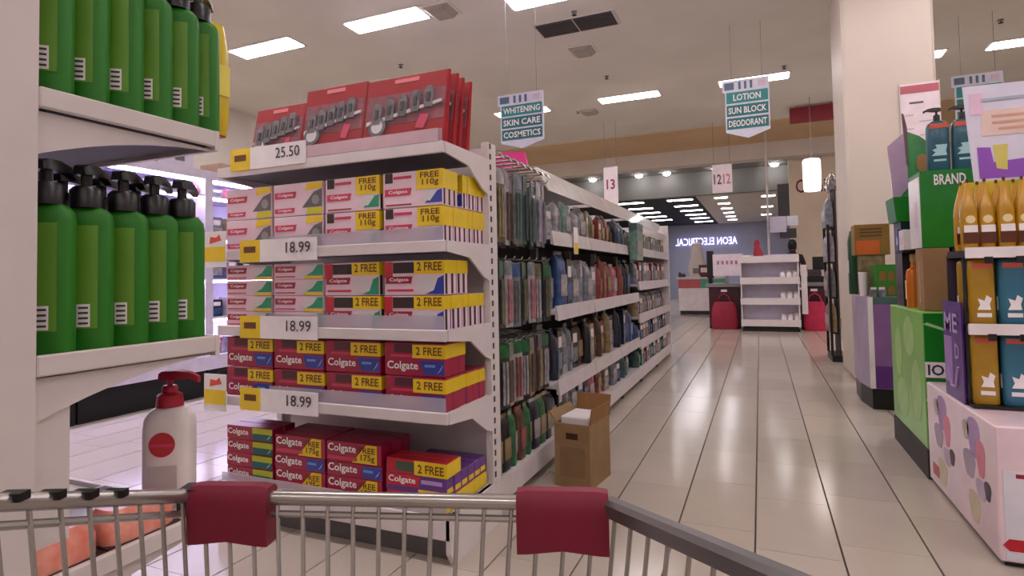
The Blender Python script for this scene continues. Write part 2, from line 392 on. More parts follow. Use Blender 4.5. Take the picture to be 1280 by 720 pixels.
def mk_C():
    h, d = .0735, .06; t = carton('C', CW, h, d, pink_card); w = CW / 2
    logo_bar(t, -w + .072, .046, .125, .028, crimson)
    patch(t, 'pink_line', rect(.12, .006, -w + .07, .012), pinkred, (0, 0, 0), '-y')
    patch(t, 'leaf_art', [(w - .135, .02), (w - .06, .005), (w - .03, .06), (w - .09, .07)], pale_art, (0, 0, 0), '-y')
    patch(t, 'green_art', [(w - .10, .016), (w - .002, .016), (w - .002, .066), (w - .03, .066), (w - .06, .034)], green_art, (0, 0, 0), '-y', .003)
    patch(t, 'yellow_art', rect(.11, .012, w - .056, .007), yellow, (0, 0, 0), '-y', .003)
    return t
def mk_D(art):
    def f():
        h, d = .145, .05; t = carton('D', CW, h, d, pink_card); w = CW / 2
        patch(t, 'red_corner', rect(.04, .068, -w + .022, .108), red, (0, 0, 0), '-y')
        patch(t, 'window', rect(.11, .046, -w + .10, .116), ink, (0, 0, 0), '-y')
        s_ = sleeve(t, w - .145, w, d, .088, .144, yellow)
        text(s_, '2 FREE', ink_brown, (w - .07, 0, .120), '-y', .12, .036)
        logo_bar(t, -w + .075, .064, .135, .030, crimson)
        patch(t, 'pink_line', rect(.13, .01, -w + .08, .02), pinkred, (0, 0, 0), '-y')
        patch(t, 'leaf_art', [(w - .14, .02), (w - .10, .008), (w - .05, .02), (w - .03, .07), (w - .08, .084), (w - .14, .07)], pale_art, (0, 0, 0), '-y', .003)
        patch(t, 'colour_art', [(w - .09, .004), (w - .002, .004), (w - .002, .082), (w - .03, .07), (w - .05, .02)], art, (0, 0, 0), '-y', .002)
        MB().box(w, w + .0016, .006, .022, .004, .088).build('end_flap', ink, t)
        return t
    return f
def mk_E():
    h, d = .140, .058; t = carton('E', CW, h, d, crimson); w = CW / 2
    patch(t, 'window', rect(.10, .036, -w + .10, .116), M('window_brown', (84, 36, 48), .3), (0, 0, 0), '-y')
    patch(t, 'shine', rect(.12, .010, -w + .09, .084), pinkred, (0, 0, 0), '-y')
    s_ = sleeve(t, w - .155, w, d, .076, .132, yellow)
    text(s_, '2 FREE', ink_brown, (w - .075, 0, .106), '-y', .125, .034)
    text(t, 'Colgate', white_ink, (-w + .092, 0, .040), '-y', .155, .044)
    patch(t, 'blue_end', [(w - .10, .010), (w - .002, .010), (w - .002, .066), (w - .12, .066)], blue_art, (0, 0, 0), '-y')
    patch(t, 'tick', [(w - .035, .014), (w - .02, .03), (w - .008, .05), (w - .022, .03)], white_ink, (0, 0, 0), '-y', .004)
    patch(t, 'pale_mark', rect(.05, .010, w - .07, .045), M('pale_blue', (120, 150, 215), .4), (0, 0, 0), '-y', .003)
    return t
def mk_F():
    h, d = .0635, .07; t = carton('F', CW, h, d, crimson); w = CW / 2
    text(t, 'Colgate', white_ink, (-w + .078, 0, .034), '-y', .135, .036)
    patch(t, 'green_end', rect(.125, .030, w - .064, .018), M('dark_teal', (22, 92, 96), .4), (0, 0, 0), '-y')
    patch(t, 'lime_band', rect(.125, .026, w - .064, .047), M('lime_print', (176, 190, 40), .4), (0, 0, 0), '-y')
    patch(t, 'tick', [(w - .035, .010), (w - .02, .02), (w - .010, .034), (w - .022, .022)], white_ink, (0, 0, 0), '-y', .003)
    return t
def mk_G():
    h, d = .088, .07; t = carton('G', CW, h, d, crimson); w = CW / 2
    text(t, 'Colgate', white_ink, (-w + .088, 0, .058), '-y', .155, .044)
    patch(t, 'pink_line', rect(.16, .016, -w + .09, .018), pinkred, (0, 0, 0), '-y')
    p = patch(t, 'offer_corner', [(w - .155, .004), (w - .022, .004), (w - .022, .085), (w - .075, .085)], yellow, (0, 0, 0), '-y')
    text(p, 'FREE\n175g', ink_brown, (w - .072, 0, .042), '-y', .085, .064)
    return t
def mk_H():
    h, d = .062, .07; t = carton('H', CW, h, d, crimson); w = CW / 2
    text(t, 'Colgate', white_ink, (-w + .088, 0, .034), '-y', .16, .044)
    patch(t, 'blue_end', rect(.10, .050, w - .052, .031), blue_art, (0, 0, 0), '-y')
    patch(t, 'tick', [(w - .035, .012), (w - .02, .024), (w - .010, .042), (w - .022, .026)], white_ink, (0, 0, 0), '-y', .003)
    patch(t, 'pale_mark', rect(.05, .010, w - .07, .036), M('pale_blue', (120, 150, 215), .4), (0, 0, 0), '-y', .003)
    return t
def mk_I():                      # yellow two-free pack
    h, d = .062, .058; t = carton('I', CW, h, d, red); w = CW / 2
    patch(t, 'window', rect(.10, .040, -w + .10, .032), M('window_green', (70, 90, 70), .3), (0, 0, 0), '-y')
    s_ = sleeve(t, w - .155, w, d, .002, .0605, yellow)
    text(s_, '2 FREE', ink_brown, (w - .075, 0, .030), '-y', .125, .036)
    return t
def mk_J():                      # purple ended box
    h, d = .072, .058; t = carton('J', CW, h, d, purple_art); w = CW / 2
    p = patch(t, 'red_panel', [(-w + .002, .024), (-w + .16, .024), (-w + .17, .070), (-w + .002, .070)], red, (0, 0, 0), '-y')
    text(p, 'Colgate', white_ink, (-w + .082, 0, .048), '-y', .135, .034)
    patch(t, 'lilac_mark', rect(.10, .016, w - .07, .05), M('lilac_print', (180, 150, 210), .4), (0, 0, 0), '-y')
    patch(t, 'yellow_line', rect(.13, .010, w - .07, .012), yellow, (0, 0, 0), '-y')
    MB().box(w, w + .0016, .004, .050, .010, .030).build('end_flap', yellow, t)
    return t
COLX = [-2.285, -1.975, -1.665, -1.345]
CN = ['leftmost column', 'second column', 'third column', 'rightmost column']
FY = UF + .028
def put(key, mk, col, z, desc, row, shelf, depth, n, group, skip=()):
    for k in range(n):
        if k in skip: continue
        where = 'front' if k == 0 else f'{ORD[k]} back'
        lab = f'{desc}, {CN[col]}, {row}, {shelf}, {where}'
        jx = random.uniform(-.003, .003)
        from_proto(key, mk, (COLX[col] + jx, FY + k * depth, z), lab, group)
g1 = 'white cartons on the second highest shelf'
for r, rn in ((0, 'lower layer'), (1, 'upper layer')):
    z = LEV[3] + r * .155
    for c in (0, 1): put('A', mk_A, c, z, 'white yellow-art carton', rn, 'FREE-110g shelf', .058, 2, g1)
    put('Bg', mk_B(green_art), 2, z, 'white FREE 110g green-art carton', rn, 'FREE-110g shelf', .045, 3, g1)
    put('Bb', mk_B(blue_art), 3, z, 'white FREE 110g blue-art carton', rn, 'FREE-110g shelf', .0435, 9, g1, skip=(3,) if r else ())
g2 = 'green and blue art cartons on the middle shelf'
for r in range(4):
    for c in (0, 1): put('C', mk_C, c, LEV[2] + r * .075, 'thin white green-art carton', f'{ORD[r]} layer up', 'middle shelf', .064, 2, g2)
for r, rn in ((0, 'lower layer'), (1, 'upper layer')):
    z = LEV[2] + r * .148
    put('Dg', mk_D(green_art), 2, z, 'white two-free green-art carton', rn, 'middle shelf', .053, 2, g2)
    put('Db', mk_D(blue_art), 3, z, 'white two-free blue-art carton', rn, 'middle shelf', .0525, 7 if r == 0 else 4, g2)
g3 = 'crimson cartons on the shelf above the base'
for r, rn in ((0, 'lower layer'), (1, 'upper layer')):
    z = LEV[1] + r * .143
    for c in range(4): put('E', mk_E, c, z, 'crimson two-free carton', rn, 'fourth shelf down', .060, ((6 if r == 0 else 3) if c == 3 else 2), g3)
g4 = 'cartons stacked on the base deck'
for r in range(4): put('F', mk_F, 0, LEV[0] + r * .065, 'crimson lime-banded carton', f'{ORD[r]} layer up', 'base deck', .074, 2, g4)
for c in (1, 2):
    put('G', mk_G, c, LEV[0], 'crimson 175g-offer carton', 'bottom layer', 'base deck', .074, 3, g4)
    put('H', mk_H, c, LEV[0] + .089, 'crimson blue-ended carton', 'middle layer', 'base deck', .074, 3, g4)
    put('G', mk_G, c, LEV[0] + .152, 'crimson 175g-offer carton', 'top layer', 'base deck', .074, 3, g4)
put('I', mk_I, 3, LEV[0], 'yellow two-free carton', 'bottom layer', 'base deck', .060, 6, g4)
put('J', mk_J, 3, LEV[0] + .063, 'purple-ended carton', 'middle layer', 'base deck', .060, 6, g4)
put('I', mk_I, 3, LEV[0] + .136, 'yellow two-free carton', 'top layer', 'base deck', .060, 2, g4)

# --- red toothbrush multipacks on the top shelf
grey_brush = M('brush_grey', (112, 104, 110), 0.35, noise=.3, scale=30)
pack_red = M('pack_red', (160, 4, 22), 0.8)
def mk_multi(w_, hh):
    def f():
        t = thing('toothbrush_multipack', '', 'multipack'); w = w_ / 2; h = hh
        MB().prism([(0, 0), (.03, 0), (.075, h), (.06, h)], 'x', -w, w).build('card', pack_red, t)
        # leaning frame for front prints: build in a tilted child
        fr = MB()
        def P(u, v, n): return (u, .0 + v * .06 / h - n, v)
        def q(poly, n0, n1):
            m = len(poly); fr_ = MB(); fr_.add([P(u, v, n0) for u, v in poly] + [P(u, v, n1) for u, v in poly],
                 [tuple(range(m))[::-1], tuple(range(m, 2 * m))] + [(i, (i + 1) % m, m + (i + 1) % m, m + i) for i in range(m)]); return fr_
        q(rect(w_ * .96, h * .42, 0, h * .56), 0, .002).build('grey_window', M('window_grey', (134, 62, 74), .5, noise=.35, scale=25), t)
        for k in range(5):
            x = -w + w_ * (.18 + .155 * k)
            bz = h * .50 + k * .012
            br = q([(x - .02, bz - .045), (x + .02, bz - .045), (x + .022, bz + .035), (x + .012, bz + .052), (x - .012, bz + .052), (x - .022, bz + .035)], .002, .016).build('brush_head', grey_brush, t)
            q(rect(.016, .04, x, bz), .016, .022).build('bristles', dark_grey, br)
        q([(-w * .9, h * .36), (w * .9, h * .56), (w * .9, h * .60), (-w * .9, h * .41)], .002, .012).build('handle_bar', pale_art, t)
        q(disc(.045, -w * .62, h * .33, 16), .003, .012).build('round_badge', grey_art, t)
        q(disc(.030, -w * .62, h * .33, 16), .0122, .014).build('badge_centre', pale_art, t)
        q([(w * .30, h * .26), (w * .5, h * .24), (w * .62, h * .42), (w * .40, h * .44)], .002, .006).build('shine_label', pinkred, t)
        q(rect(w_ * .3, .018, 0, h - .02), .001, .003).build('name_strip', M('name_pink', (226, 120, 130), .4), t)
        q([(-w - .006, -.0), (w + .006, 0), (w + .006, h + .004), (-w - .006, h + .004)], .024, .026).build('clear_wrap', clear_wrap, t)
        return t
    return f
for k, (x, y0, w_, n) in enumerate([(-2.12, UF + .02, .31, 2), (-1.79, UF + .03, .35, 3), (-1.40, UF + .03, .42, 4)]):
    for j in range(n):
        from_proto(f'multi{k}', mk_multi(w_, [.29, .345, .335][k]), (x + (j % 2) * .006, y0 + j * .062, LEV[4] + .001 + (.02 if k == 1 else 0) * 0),
                   f'red grey-brush multipack on top shelf, {["leftmost", "middle", "rightmost"][k]} pile, {ORD[j]} from front', 'red multipacks on the top shelf')
t = thing('tray_strip', 'milky plastic front strip holding the red multipacks', 'shelf strip', (0, 0, LEV[4]))
MB().box(-1.97, UX1 - .03, UF - .004, UF + .001, .007, .06).build('strip', M('milky_strip', (226, 196, 206), .2, alpha=.75), t)

# ================================================================ AISLE GONDOLA
GX, GB = -1.20, -1.72
def gondola(y0, y1, label, lips, hooks=None, posts=()):
    t = thing('gondola_bay', label, 'shelving', (0, 0, 0))
    MB().box(-2.40, GB, y0, y1, .05, 1.76).build('back_panel', M('peg_panel', (92, 84, 84), .6), t)
    MB().box(GB, GX, y0, y1, .06, .15).build('base_deck', shelf_white, t)
    MB().box(GX, GX + .012, y0, y1, .055, .165).build('base_rail', shelf_white, t)
    MB().box(GB, GX - .10, y0, y1, 0, .06).build('kick_panel', dark_grey, t)
    for y in posts:
        MB().box(GB - .02, GB + .05, y - .025, y + .025, 0, 1.82).build('upright', shelf_white, t)
        MB().lathe([(.03, 0), (.03, .05)], 10, (GX - .04, y + .1)).build('levelling_foot', black, t)
    for (z, xf) in lips:
        s_ = MB().box(GB, xf - .012, y0 + .01, y1 - .01, z - .025, z).build('shelf', shelf_white, t)
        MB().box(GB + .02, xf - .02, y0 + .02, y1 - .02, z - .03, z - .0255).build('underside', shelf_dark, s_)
        n = max(1, round((y1 - y0) / .9)); st = (y1 - y0) / n
        for i in range(n):
            MB().prism([(xf - .012, z - .055), (xf + .012, z - .065), (xf, z + .03), (xf - .012, z + .03)], 'y', y0 + i * st + .006, y0 + (i + 1) * st - .006).build('price_rail', M('rail_grey', (206, 197, 200), .3), s_)
    return t
bay1 = gondola(2.57, 3.50, 'pegboard gondola bay hung with toothbrush packs next to the toothpaste display', [], posts=(2.60,))
bay2 = gondola(3.50, 6.22, 'middle gondola bay with three shelves of packs along the aisle', [(1.42, GX - .02), (.935, GX), (.46, GX)], posts=(3.53, 4.42, 5.32))
bay3 = gondola(6.22, 8.40, 'far gondola bay with four shelves at the aisle end', [(1.42, GX), (1.05, GX), (.70, GX), (.42, GX)], posts=(6.25, 7.3))
MB().box(-2.42, GX + .012, 8.40, 8.46, 0, 1.84).build('end_panel', shelf_white, bay3)
# glossy top rail
t = thing('top_rail', 'glossy white sloping header rail along the top of the aisle gondola', 'header rail', (0, 0, 0))
for k, (a, b_) in enumerate([(3.45, 5.1), (5.12, 6.75), (6.77, 8.38)]):
    MB().prism([(GX - .02, 1.70), (GX - .01, 1.70), (GX - .10, 1.86), (GX - .11, 1.86)], 'y', a, b_).build('rail_panel', M('gloss_white', (232, 228, 228), .12, coat=.6), t)
for a in (3.5, 4.8, 6.2, 7.6, 8.3):
    MB().box(GB, GX - .05, a - .01, a + .01, 1.74, 1.765).build('rail_arm', shelf_white, t)
t = thing('wire_top_rack', 'chrome wire rack on top of the pegboard bay', 'rack', (0, 0, 0))
for k in range(9): MB().tube([(-2.0, 2.62 + k * .1, 1.80), (GX - .02, 2.62 + k * .1, 1.80), (GX, 2.62 + k * .1, 1.77)], .006, 6).build('rack_wire', steel, t)
for x in (-2.0, -1.6, GX - .02): MB().tube([(x, 2.58, 1.792), (x, 3.46, 1.792)], .007, 6).build('rack_rail', steel, t)
tag(MB().prism([(-1.55, 1.81), (-1.25, 1.81), (-1.27, 1.90), (-1.55, 1.93)], 'y', 3.18, 3.20).build('pink_card', M('hot_pink', (226, 60, 140), .4)), 'hot pink card lying on the wire top rack', 'card')

# packs facing +x; hanging packs have their origin at the top
COLS = {'lilac': (178, 160, 184), 'grey': (124, 126, 124), 'teal': (70, 104, 104), 'olive': (116, 108, 72), 'white': (196, 188, 192), 'navy': (34, 40, 58),
        'green': (34, 110, 60), 'brown': (96, 60, 48), 'brick': (158, 60, 56), 'pink': (206, 120, 140), 'blue': (70, 100, 160), 'black': (22, 20, 26), 'sand': (168, 144, 104), 'mint': (126, 166, 150), 'silver': (136, 142, 156)}
def cm(k): return M('pack_' + k, tuple(int(v * .86) for v in COLS[k]), .3, noise=.3, scale=20, coat=.3)
def mk_hang(c1, c2, c3, w_, h):
    def f():
        t = thing('toothbrush_pack', '', 'blister pack'); w = w_ / 2
        MB().prism([(-w, -h), (w, -h), (w, -.01), (w - .01, 0), (-w + .01, 0), (-w, -.01)], 'x', 0, .006).build('card', cm(c1), t)
        MB().box(.006, .009, -w + .003, w - .003, -h * .22, -.006).build('header', cm(c2), t)
        bl = MB(); bl.loft([[(.006, -w * .8, -h * .97), (.006, w * .8, -h * .97), (.006, w * .8, -h * .24), (.006, -w * .8, -h * .24)],
                            [(.026, -w * .6, -h * .94), (.026, w * .6, -h * .94), (.026, w * .6, -h * .27), (.026, -w * .6, -h * .27)]])
        bl.build('blister', clear_wrap, t)
        for s_ in (-1, 1):
            hn = MB().tube([(.014, s_ * w * .32, -h * .93), (.016, s_ * w * .32, -h * .6), (.014, s_ * w * .32, -h * .28)], .007, 6).build('brush_handle', cm(c3), t)
        return t
    return f
def mk_stand(c1, c2, w_, h, d):          # soft pack / carton with its back at x=0, bottom at z=0, rounded top
    def f():
        t = thing('product_pack', '', 'pack'); w = w_ / 2
        b_ = MB(); b_.loft([[(x, y, 0) for x, y, _ in sring(d, w_, 0, 5, 16)], [(x, y, h * .5) for x, y, _ in sring(d * 1.02, w_ * .99, 0, 5, 16)],
                            [(x, y, h * .86) for x, y, _ in sring(d * .8, w_ * .97, 0, 5, 16)], [(x, y, h) for x, y, _ in sring(d * .12, w_ * .94, 0, 6, 16)]])
        b_.build('pouch', cm(c1), t, smooth=True)
        MB().box(d * .5, d * .5 + .004, -w * .78, w * .78, h * .22, h * .62).build('label', cm(c2), t)
        MB().box(-.006, .006, -w * .9, w * .9, h * .985, h * 1.06).build('hang_tab', cm(c2), t)
        return t
    return f
def mk_box(c1, c2, w_, h, d):
    def f():
        t = thing('product_box', '', 'box'); w = w_ / 2
        MB().box(-d / 2, d / 2, -w, w, 0, h).build('carton', cm(c1), t, bevel=.003)
        MB().box(d / 2, d / 2 + .002, -w * .85, w * .85, h * .15, h * .5).build('label', cm(c2), t)
        MB().box(d / 2, d / 2 + .002, -w * .6, w * .6, h * .62, h * .85).build('name_panel', white_card, t)
        return t
    return f
PEG = [('lilac', 'white', 'silver'), ('teal', 'grey', 'navy'), ('olive', 'white', 'sand'), ('grey', 'silver', 'teal'), ('white', 'lilac', 'brown'), ('lilac', 'grey', 'navy'), ('silver', 'white', 'lilac')]
PEG2 = [('grey', 'olive', 'white'), ('green', 'navy', 'teal'), ('navy', 'green', 'olive'), ('silver', 'blue', 'grey'), ('white', 'silver', 'pink'), ('olive', 'sand', 'green')]
PEG3 = [('brown', 'navy', 'sand'), ('brick', 'sand', 'pink'), ('black', 'green', 'white'), ('white', 'green', 'brick'), ('sand', 'grey', 'brown'), ('green', 'black', 'brick')]
for z, pal, h, rn in ((1.735, PEG, .40, 'top'), (1.24, PEG2, .36, 'middle'), (.80, PEG3, .34, 'low')):
    for k in range(8):
        y = 2.66 + k * .112
        hk = MB().tube([(GB, y, z + .012), (GX - .03, y, z + .012), (GX - .02, y, z + .03)], .004, 5).build('peg_hook', steel, bay1)
        for j in range(3):
            c = pal[(k * 2 + j) % len(pal)] if k % 3 else pal[k % len(pal)]
            dz = random.uniform(-.012, .0)
            from_proto('hang' + ''.join(c) + str(h), mk_hang(*c, .098, h), (GX - .06 - j * .085 + random.uniform(-.012, .012), y + random.uniform(-.008, .008), z + .006 + dz),
                       f'{c[0]} and {c[1]} toothbrush blister, {rn} peg row, {ORD[k]} hook, {ORD[j]} on it', f'toothbrush packs on the {rn} pegs', rz=random.uniform(-.25, .25))
for k in range(8):
    for j in range(2):
        c = [('green', 'sand'), ('black', 'sand'), ('green', 'white'), ('brown', 'brick'), ('green', 'sand'), ('navy', 'white')][(k + 2 * j) % 6]
        from_proto('gp' + ''.join(c), mk_stand(*c, .098, .27, .07), (GX - .07 - j * .12, 2.67 + k * .108, .151),
                   f'{c[0]} pouch with {c[1]} label on pegboard bay deck, {ORD[k]} along, {["front", "back"][j]} line', 'pouches on the pegboard bay deck', rz=random.uniform(-.3, .3))
rowspec = [  # z, hanging?, height, palette, rail name
    (1.422, .27, ['pink', 'mint', 'white', 'mint', 'sand', 'white', 'grey', 'sand', 'olive', 'brown', 'brick', 'brown', 'brick', 'sand', 'brown', 'navy', 'navy', 'teal', 'mint', 'teal'], 'top shelf'),
    (.937, .37, ['navy', 'silver', 'blue', 'navy', 'silver', 'silver', 'white', 'silver', 'silver', 'white', 'brick', 'brick', 'sand', 'brick', 'pink', 'brick', 'brick', 'navy', 'teal', 'navy'], 'second shelf'),
    (.462, .36, ['white', 'navy', 'black', 'white', 'silver', 'black', 'brown', 'black', 'sand', 'olive', 'brown', 'brick', 'sand', 'white', 'grey', 'navy', 'blue', 'navy', 'navy', 'blue'], 'third shelf'),
    (.152, .25, ['white', 'silver', 'navy', 'white', 'silver', 'blue', 'navy', 'pink', 'brick', 'brick', 'pink', 'sand', 'brick', 'silver', 'navy', 'blue', 'teal', 'teal', 'silver', 'blue'], 'base deck')]
ALT = {'pink': 'white', 'mint': 'white', 'white': 'silver', 'sand': 'white', 'grey': 'white', 'olive': 'sand', 'brown': 'sand', 'brick': 'sand', 'navy': 'blue', 'teal': 'mint', 'silver': 'white', 'blue': 'white', 'black': 'silver'}
for z, h, pal, rn in rowspec:
    for k, c in enumerate(pal):
        y = 3.58 + k * .131
        kind = 'st' if (k + int(z * 10)) % 3 else 'bx'
        mk = mk_stand(c, ALT[c], .122, h, .10) if kind == 'st' else mk_box(c, ALT[c], .120, h * .95, .09)
        from_proto(kind + c + str(h), mk, (GX - .13 + random.uniform(-.03, .03), y, z),
                   f'{c} {"pouch" if kind == "st" else "carton"} on middle bay {rn}, {ORD[k]} along from the near end', f'packs on the middle bay {rn}', rz=random.uniform(-.2, .2)).scale = (1, random.uniform(.86, 1.0), random.uniform(.8, 1.0))
FAR = [(1.422, .20, ['grey', 'olive', 'silver', 'sand', 'white', 'teal']), (1.052, .24, ['silver', 'brick', 'navy', 'white', 'grey', 'brick']), (.702, .22, ['sand', 'grey', 'olive', 'sand', 'silver', 'blue']), (.422, .20, ['blue', 'navy', 'sand', 'brown', 'white', 'silver']), (.152, .20, ['teal', 'green', 'blue', 'brick', 'sand', 'white'])]
for r, (z, h, pal) in enumerate(FAR):
    for k in range(13):
        c = pal[(k + k // 4) % 6]
        from_proto('fx' + c + str(h), mk_box(c, ALT.get(c, 'white'), .135, h, .12) if k % 2 else mk_stand(c, ALT.get(c, 'white'), .13, h, .11), (GX - .09, 6.34 + k * .157, z),
                   f'{c} pack on far bay {["top shelf", "second shelf", "third shelf", "fourth shelf", "base deck"][r]}, {ORD[k]} along from the near end', 'packs on the far bay', rz=random.uniform(-.1, .1))
t = thing('shelf_tag', 'yellow and white shelf tag at the near end of the middle bay rail', 'price tag', (GX + .0, 4.02, 1.44))
MB().box(-.004, 0, -.10, 0, -.13, .06).build('card', paper, t)
MB().box(0, .002, -.095, -.005, -.125, -.05).build('yellow_band', yellow, t)
t = thing('mint_box', 'pale green boxed set hanging out of the middle bay top shelf', 'box', (GX + .02, 5.95, 1.30))
MB().box(-.02, .06, -.16, .16, 0, .38).build('carton', cm('mint'), t, bevel=.004)
MB().box(.06, .063, -.12, .12, .06, .2).build('label', cm('white'), t)
MB().box(-.02, .062, -.162, .162, .30, .37).build('header', cm('teal'), t)

# cardboard box on the floor
t = thing('cardboard_box', 'open brown cardboard box holding a white slab on the aisle floor', 'box', (-.955, 3.20, 0), rz=-.12)
for nm, a in (('front_panel', (-.105, .105, -.15, -.142, 0, .345)), ('back_panel', (-.105, .105, .142, .15, 0, .345)), ('side_panel', (-.105, -.097, -.142, .142, 0, .345)), ('side_panel', (.097, .105, -.142, .142, 0, .345)), ('bottom_panel', (-.097, .097, -.142, .142, 0, .008))):
    p = MB().box(*a).build(nm, cardboard, t)
    if nm == 'front_panel':
        MB().box(-.035, .035, -.1515, -.15, .262, .296).build('hand_hole', M('hole_brown', (70, 34, 20), .9), p)
        MB().box(-.075, .075, -.1505, -.15, .06, .22).build('printed_panel', M('print_tan', (136, 108, 76), .8), p)
MB().prism([(.15, .345), (.158, .345), (.185, .455), (.178, .455)], 'x', -.105, .105).build('flap', cardboard_in, t)
MB().prism([(-.105, .345), (-.097, .345), (-.135, .40), (-.143, .40)], 'y', -.14, .14).build('flap', cardboard, t)
MB().prism([(.105, .345), (.097, .345), (.112, .43), (.12, .43)], 'y', -.14, .14).build('flap', cardboard_in, t)
tag(MB().box(-.085, .085, -.11, .10, .20, .375).build('white_slab', paper, None, (-.955, 3.20, 0), -.12, bevel=.006), 'white folded slab standing in the brown cardboard box', 'packaging')

# ================================================================ GREEN BOTTLE SHELVING (near, left)
NX = -1.17
t = thing('bottle_shelving', 'white near shelving unit carrying green pump bottles', 'shelving', (0, 0, 0))
MB().box(NX - .02, NX, -.9, .605, 0, 2.3).build('side_panel', white_paint, t)
MB().box(-2.40, NX - .02, .56, .60, .05, 2.3).build('back_panel', white_paint, t)
MB().box(NX - .075, NX - .022, .60, .672, 0, .98).build('upright', white_paint, t)
MB().box(-2.40, -2.34, .60, .672, 0, 2.3).build('upright', white_paint, t)
def br(z):
    pts = [(.60, z), (.985, z)]
    for k in range(9):
        y = .985 - .38 * k / 8.0; pts.append((y, z - .002 - .078 * (1 - (y - .605) / .40) ** 2.0))
    pts.append((.60, z - .085))
    return pts
for z in (1.51, 1.03, .635):
    s_ = MB().box(-2.38, NX - .012, .62, .966, z - .025, z - .008).build('shelf', white_paint, t)
    MB().box(NX - .012, NX + .002, .606, .968, z - .034, z + .004).build('shelf_lip', white_paint, s_, bevel=.003)
    MB().box(-2.38, NX + .002, .966, .978, z - .042, z + .004).build('shelf_lip', white_paint, s_)
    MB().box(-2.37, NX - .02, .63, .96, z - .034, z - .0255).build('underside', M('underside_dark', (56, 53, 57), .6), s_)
    MB().prism(br(z - .038), 'x', NX - .03, NX - .014).build('bracket', white_paint, s_)
MB().box(-2.38, NX - .0, .60, 1.0, .06, .16).build('base_deck', white_paint, t)
MB().box(-2.34, NX - .04, .62, .95, 0, .06).build('kick_panel', dark_grey, t)
bottle_green = M('bottle_green', (30, 116, 8), 0.5, noise=.06, scale=6)
bottle_back = M('bottle_back_label', (96, 148, 40), 0.4, noise=.06)
def pump(t, z, r, mat, dirv, s_=1.0):
    p = MB().lathe([(r, z), (r, z + .035 * s_), (r * .8, z + .042 * s_)], 16).build('pump_collar', mat, t, smooth=True)
    MB().lathe([(r * .36, z + .04 * s_), (r * .36, z + .065 * s_)], 10).build('pump_stem', mat, p)
    dx, dy = dirv; zz = z + .065 * s_
    nz_ = MB(); nz_.loft([[(dx * a - dy * w_, dy * a + dx * w_, zz + h_) for w_, h_ in ((-ww, lo), (ww, lo), (ww * .8, hi), (-ww * .8, hi))]
                          for a, ww, lo, hi in ((-.022, .012, 0, .014), (-.012, .018, 0, .020), (.02, .016, .0, .021), (.05, .010, .003, .016), (.07, .007, -.008, .006))])
    nz_.build('pump_nozzle', mat, p, smooth=True)
def mk_green():
    t = thing('pump_bottle', '', 'bottle'); h = .298
    rs = []
    for z, k in ((0, .93), (.008, .99), (.02, 1), (.27, 1), (.286, .95), (.296, .78), (.302, .55)): rs.append(sring(.092 * k, .047 * k, z * .95, 3.6, 24))
    MB().loft(rs).build('body', bottle_green, t, smooth=True)
    patch(t, 'back_label', rect(.055, .20, 0, .15), bottle_back, (0, -.0236, 0), '-y', .0008)
    p = patch(t, 'barcode', rect(.022, .044, .004, .075), white_ink, (0, -.0244, 0), '-y', .0008)
    for k in range(4): patch(p, 'barcode_line', rect(.016, .004, .004, .060 + k * .010), dark_grey, (0, -.0008, 0), '-y', .0005)
    pump(t, .285, .028, black, (.25, .97), 1.0)
    return t
low = [(-1.222, .646), (-1.222, .716), (-1.222, .788), (-1.222, .856), (-1.222, .922)]
for k, (x, y) in enumerate(low):
    from_proto('green', mk_green, (x, y, 1.023), f'green pump bottle with black pump on lower shelf, {ORD[k]} from the upright, front line', 'green bottles on the lower shelf', rz=.72 + random.uniform(-.04, .04))
for k in range(4):
    from_proto('green', mk_green, (-1.34, .66 + k * .078, 1.023), f'green pump bottle with black pump on lower shelf, {ORD[k]} from the upright, back line', 'green bottles on the lower shelf', rz=.72)
for k, (x, y) in enumerate([(-1.222, .640), (-1.226, .708), (-1.222, .776), (-1.222, .842), (-1.222, .908), (-1.235, .974)]):
    from_proto('green', mk_green, (x, y, 1.503), f'green pump bottle on upper shelf, {ORD[k]} from the upright', 'green bottles on the upper shelf', rz=.72 + random.uniform(-.06, .06))
t = thing('yellow_pouch', 'yellow hanging pouch with red tip at the end of the upper shelf', 'pouch', (-1.30, 1.05, 1.54))
MB().loft([sring(.05, .10, 0, 4), sring(.07, .105, .06, 4), sring(.06, .105, .22, 4), sring(.01, .10, .30, 5)]).build('pouch', M('pouch_yellow', (214, 186, 30), .3, noise=.1), t, smooth=True)
MB().box(-.02, .02, -.04, .04, -.004, .012).build('red_tip', red, t)
MB().box(.0351, .037, -.04, .04, .10, .18).build('label', M('pouch_label', (232, 216, 90), .4), t)
# lotion bottle on the third shelf
lot_white = M('lotion_white', (232, 222, 220), .35, coat=.2)
t = thing('lotion_bottle', 'large white lotion bottle with crimson pump above the salmon packs', 'bottle', (-1.30, .950, .628), rz=-1.0)
rs = [sring(.088 * a, .106 * b_, z * 1.04, 3.2, 28) for z, a, b_ in ((0, .92, .92), (.01, 1, 1), (.18, .98, 1), (.205, .92, .95), (.222, .7, .72), (.232, .42, .36))]
MB().loft(rs).build('body', lot_white, t, smooth=True)
cap = M('crimson_cap', (168, 18, 50), .4)
MB().lathe([(.030, .238), (.027, .265), (.016, .272)], 16).build('cap_skirt', cap, t, smooth=True)
pump(t, .262, .017, cap, (.169, .985), .6)
f_ = MB(); f_.loft([[(.0436, .028 * cos(a), .158 + .028 * sin(a)) for a in [2 * pi * i / 20 for i in range(20)]], [(.0455, .028 * cos(a), .158 + .028 * sin(a)) for a in [2 * pi * i / 20 for i in range(20)]]])
bd_ = f_.build('round_badge', M('badge_red', (186, 44, 52), .4), t)
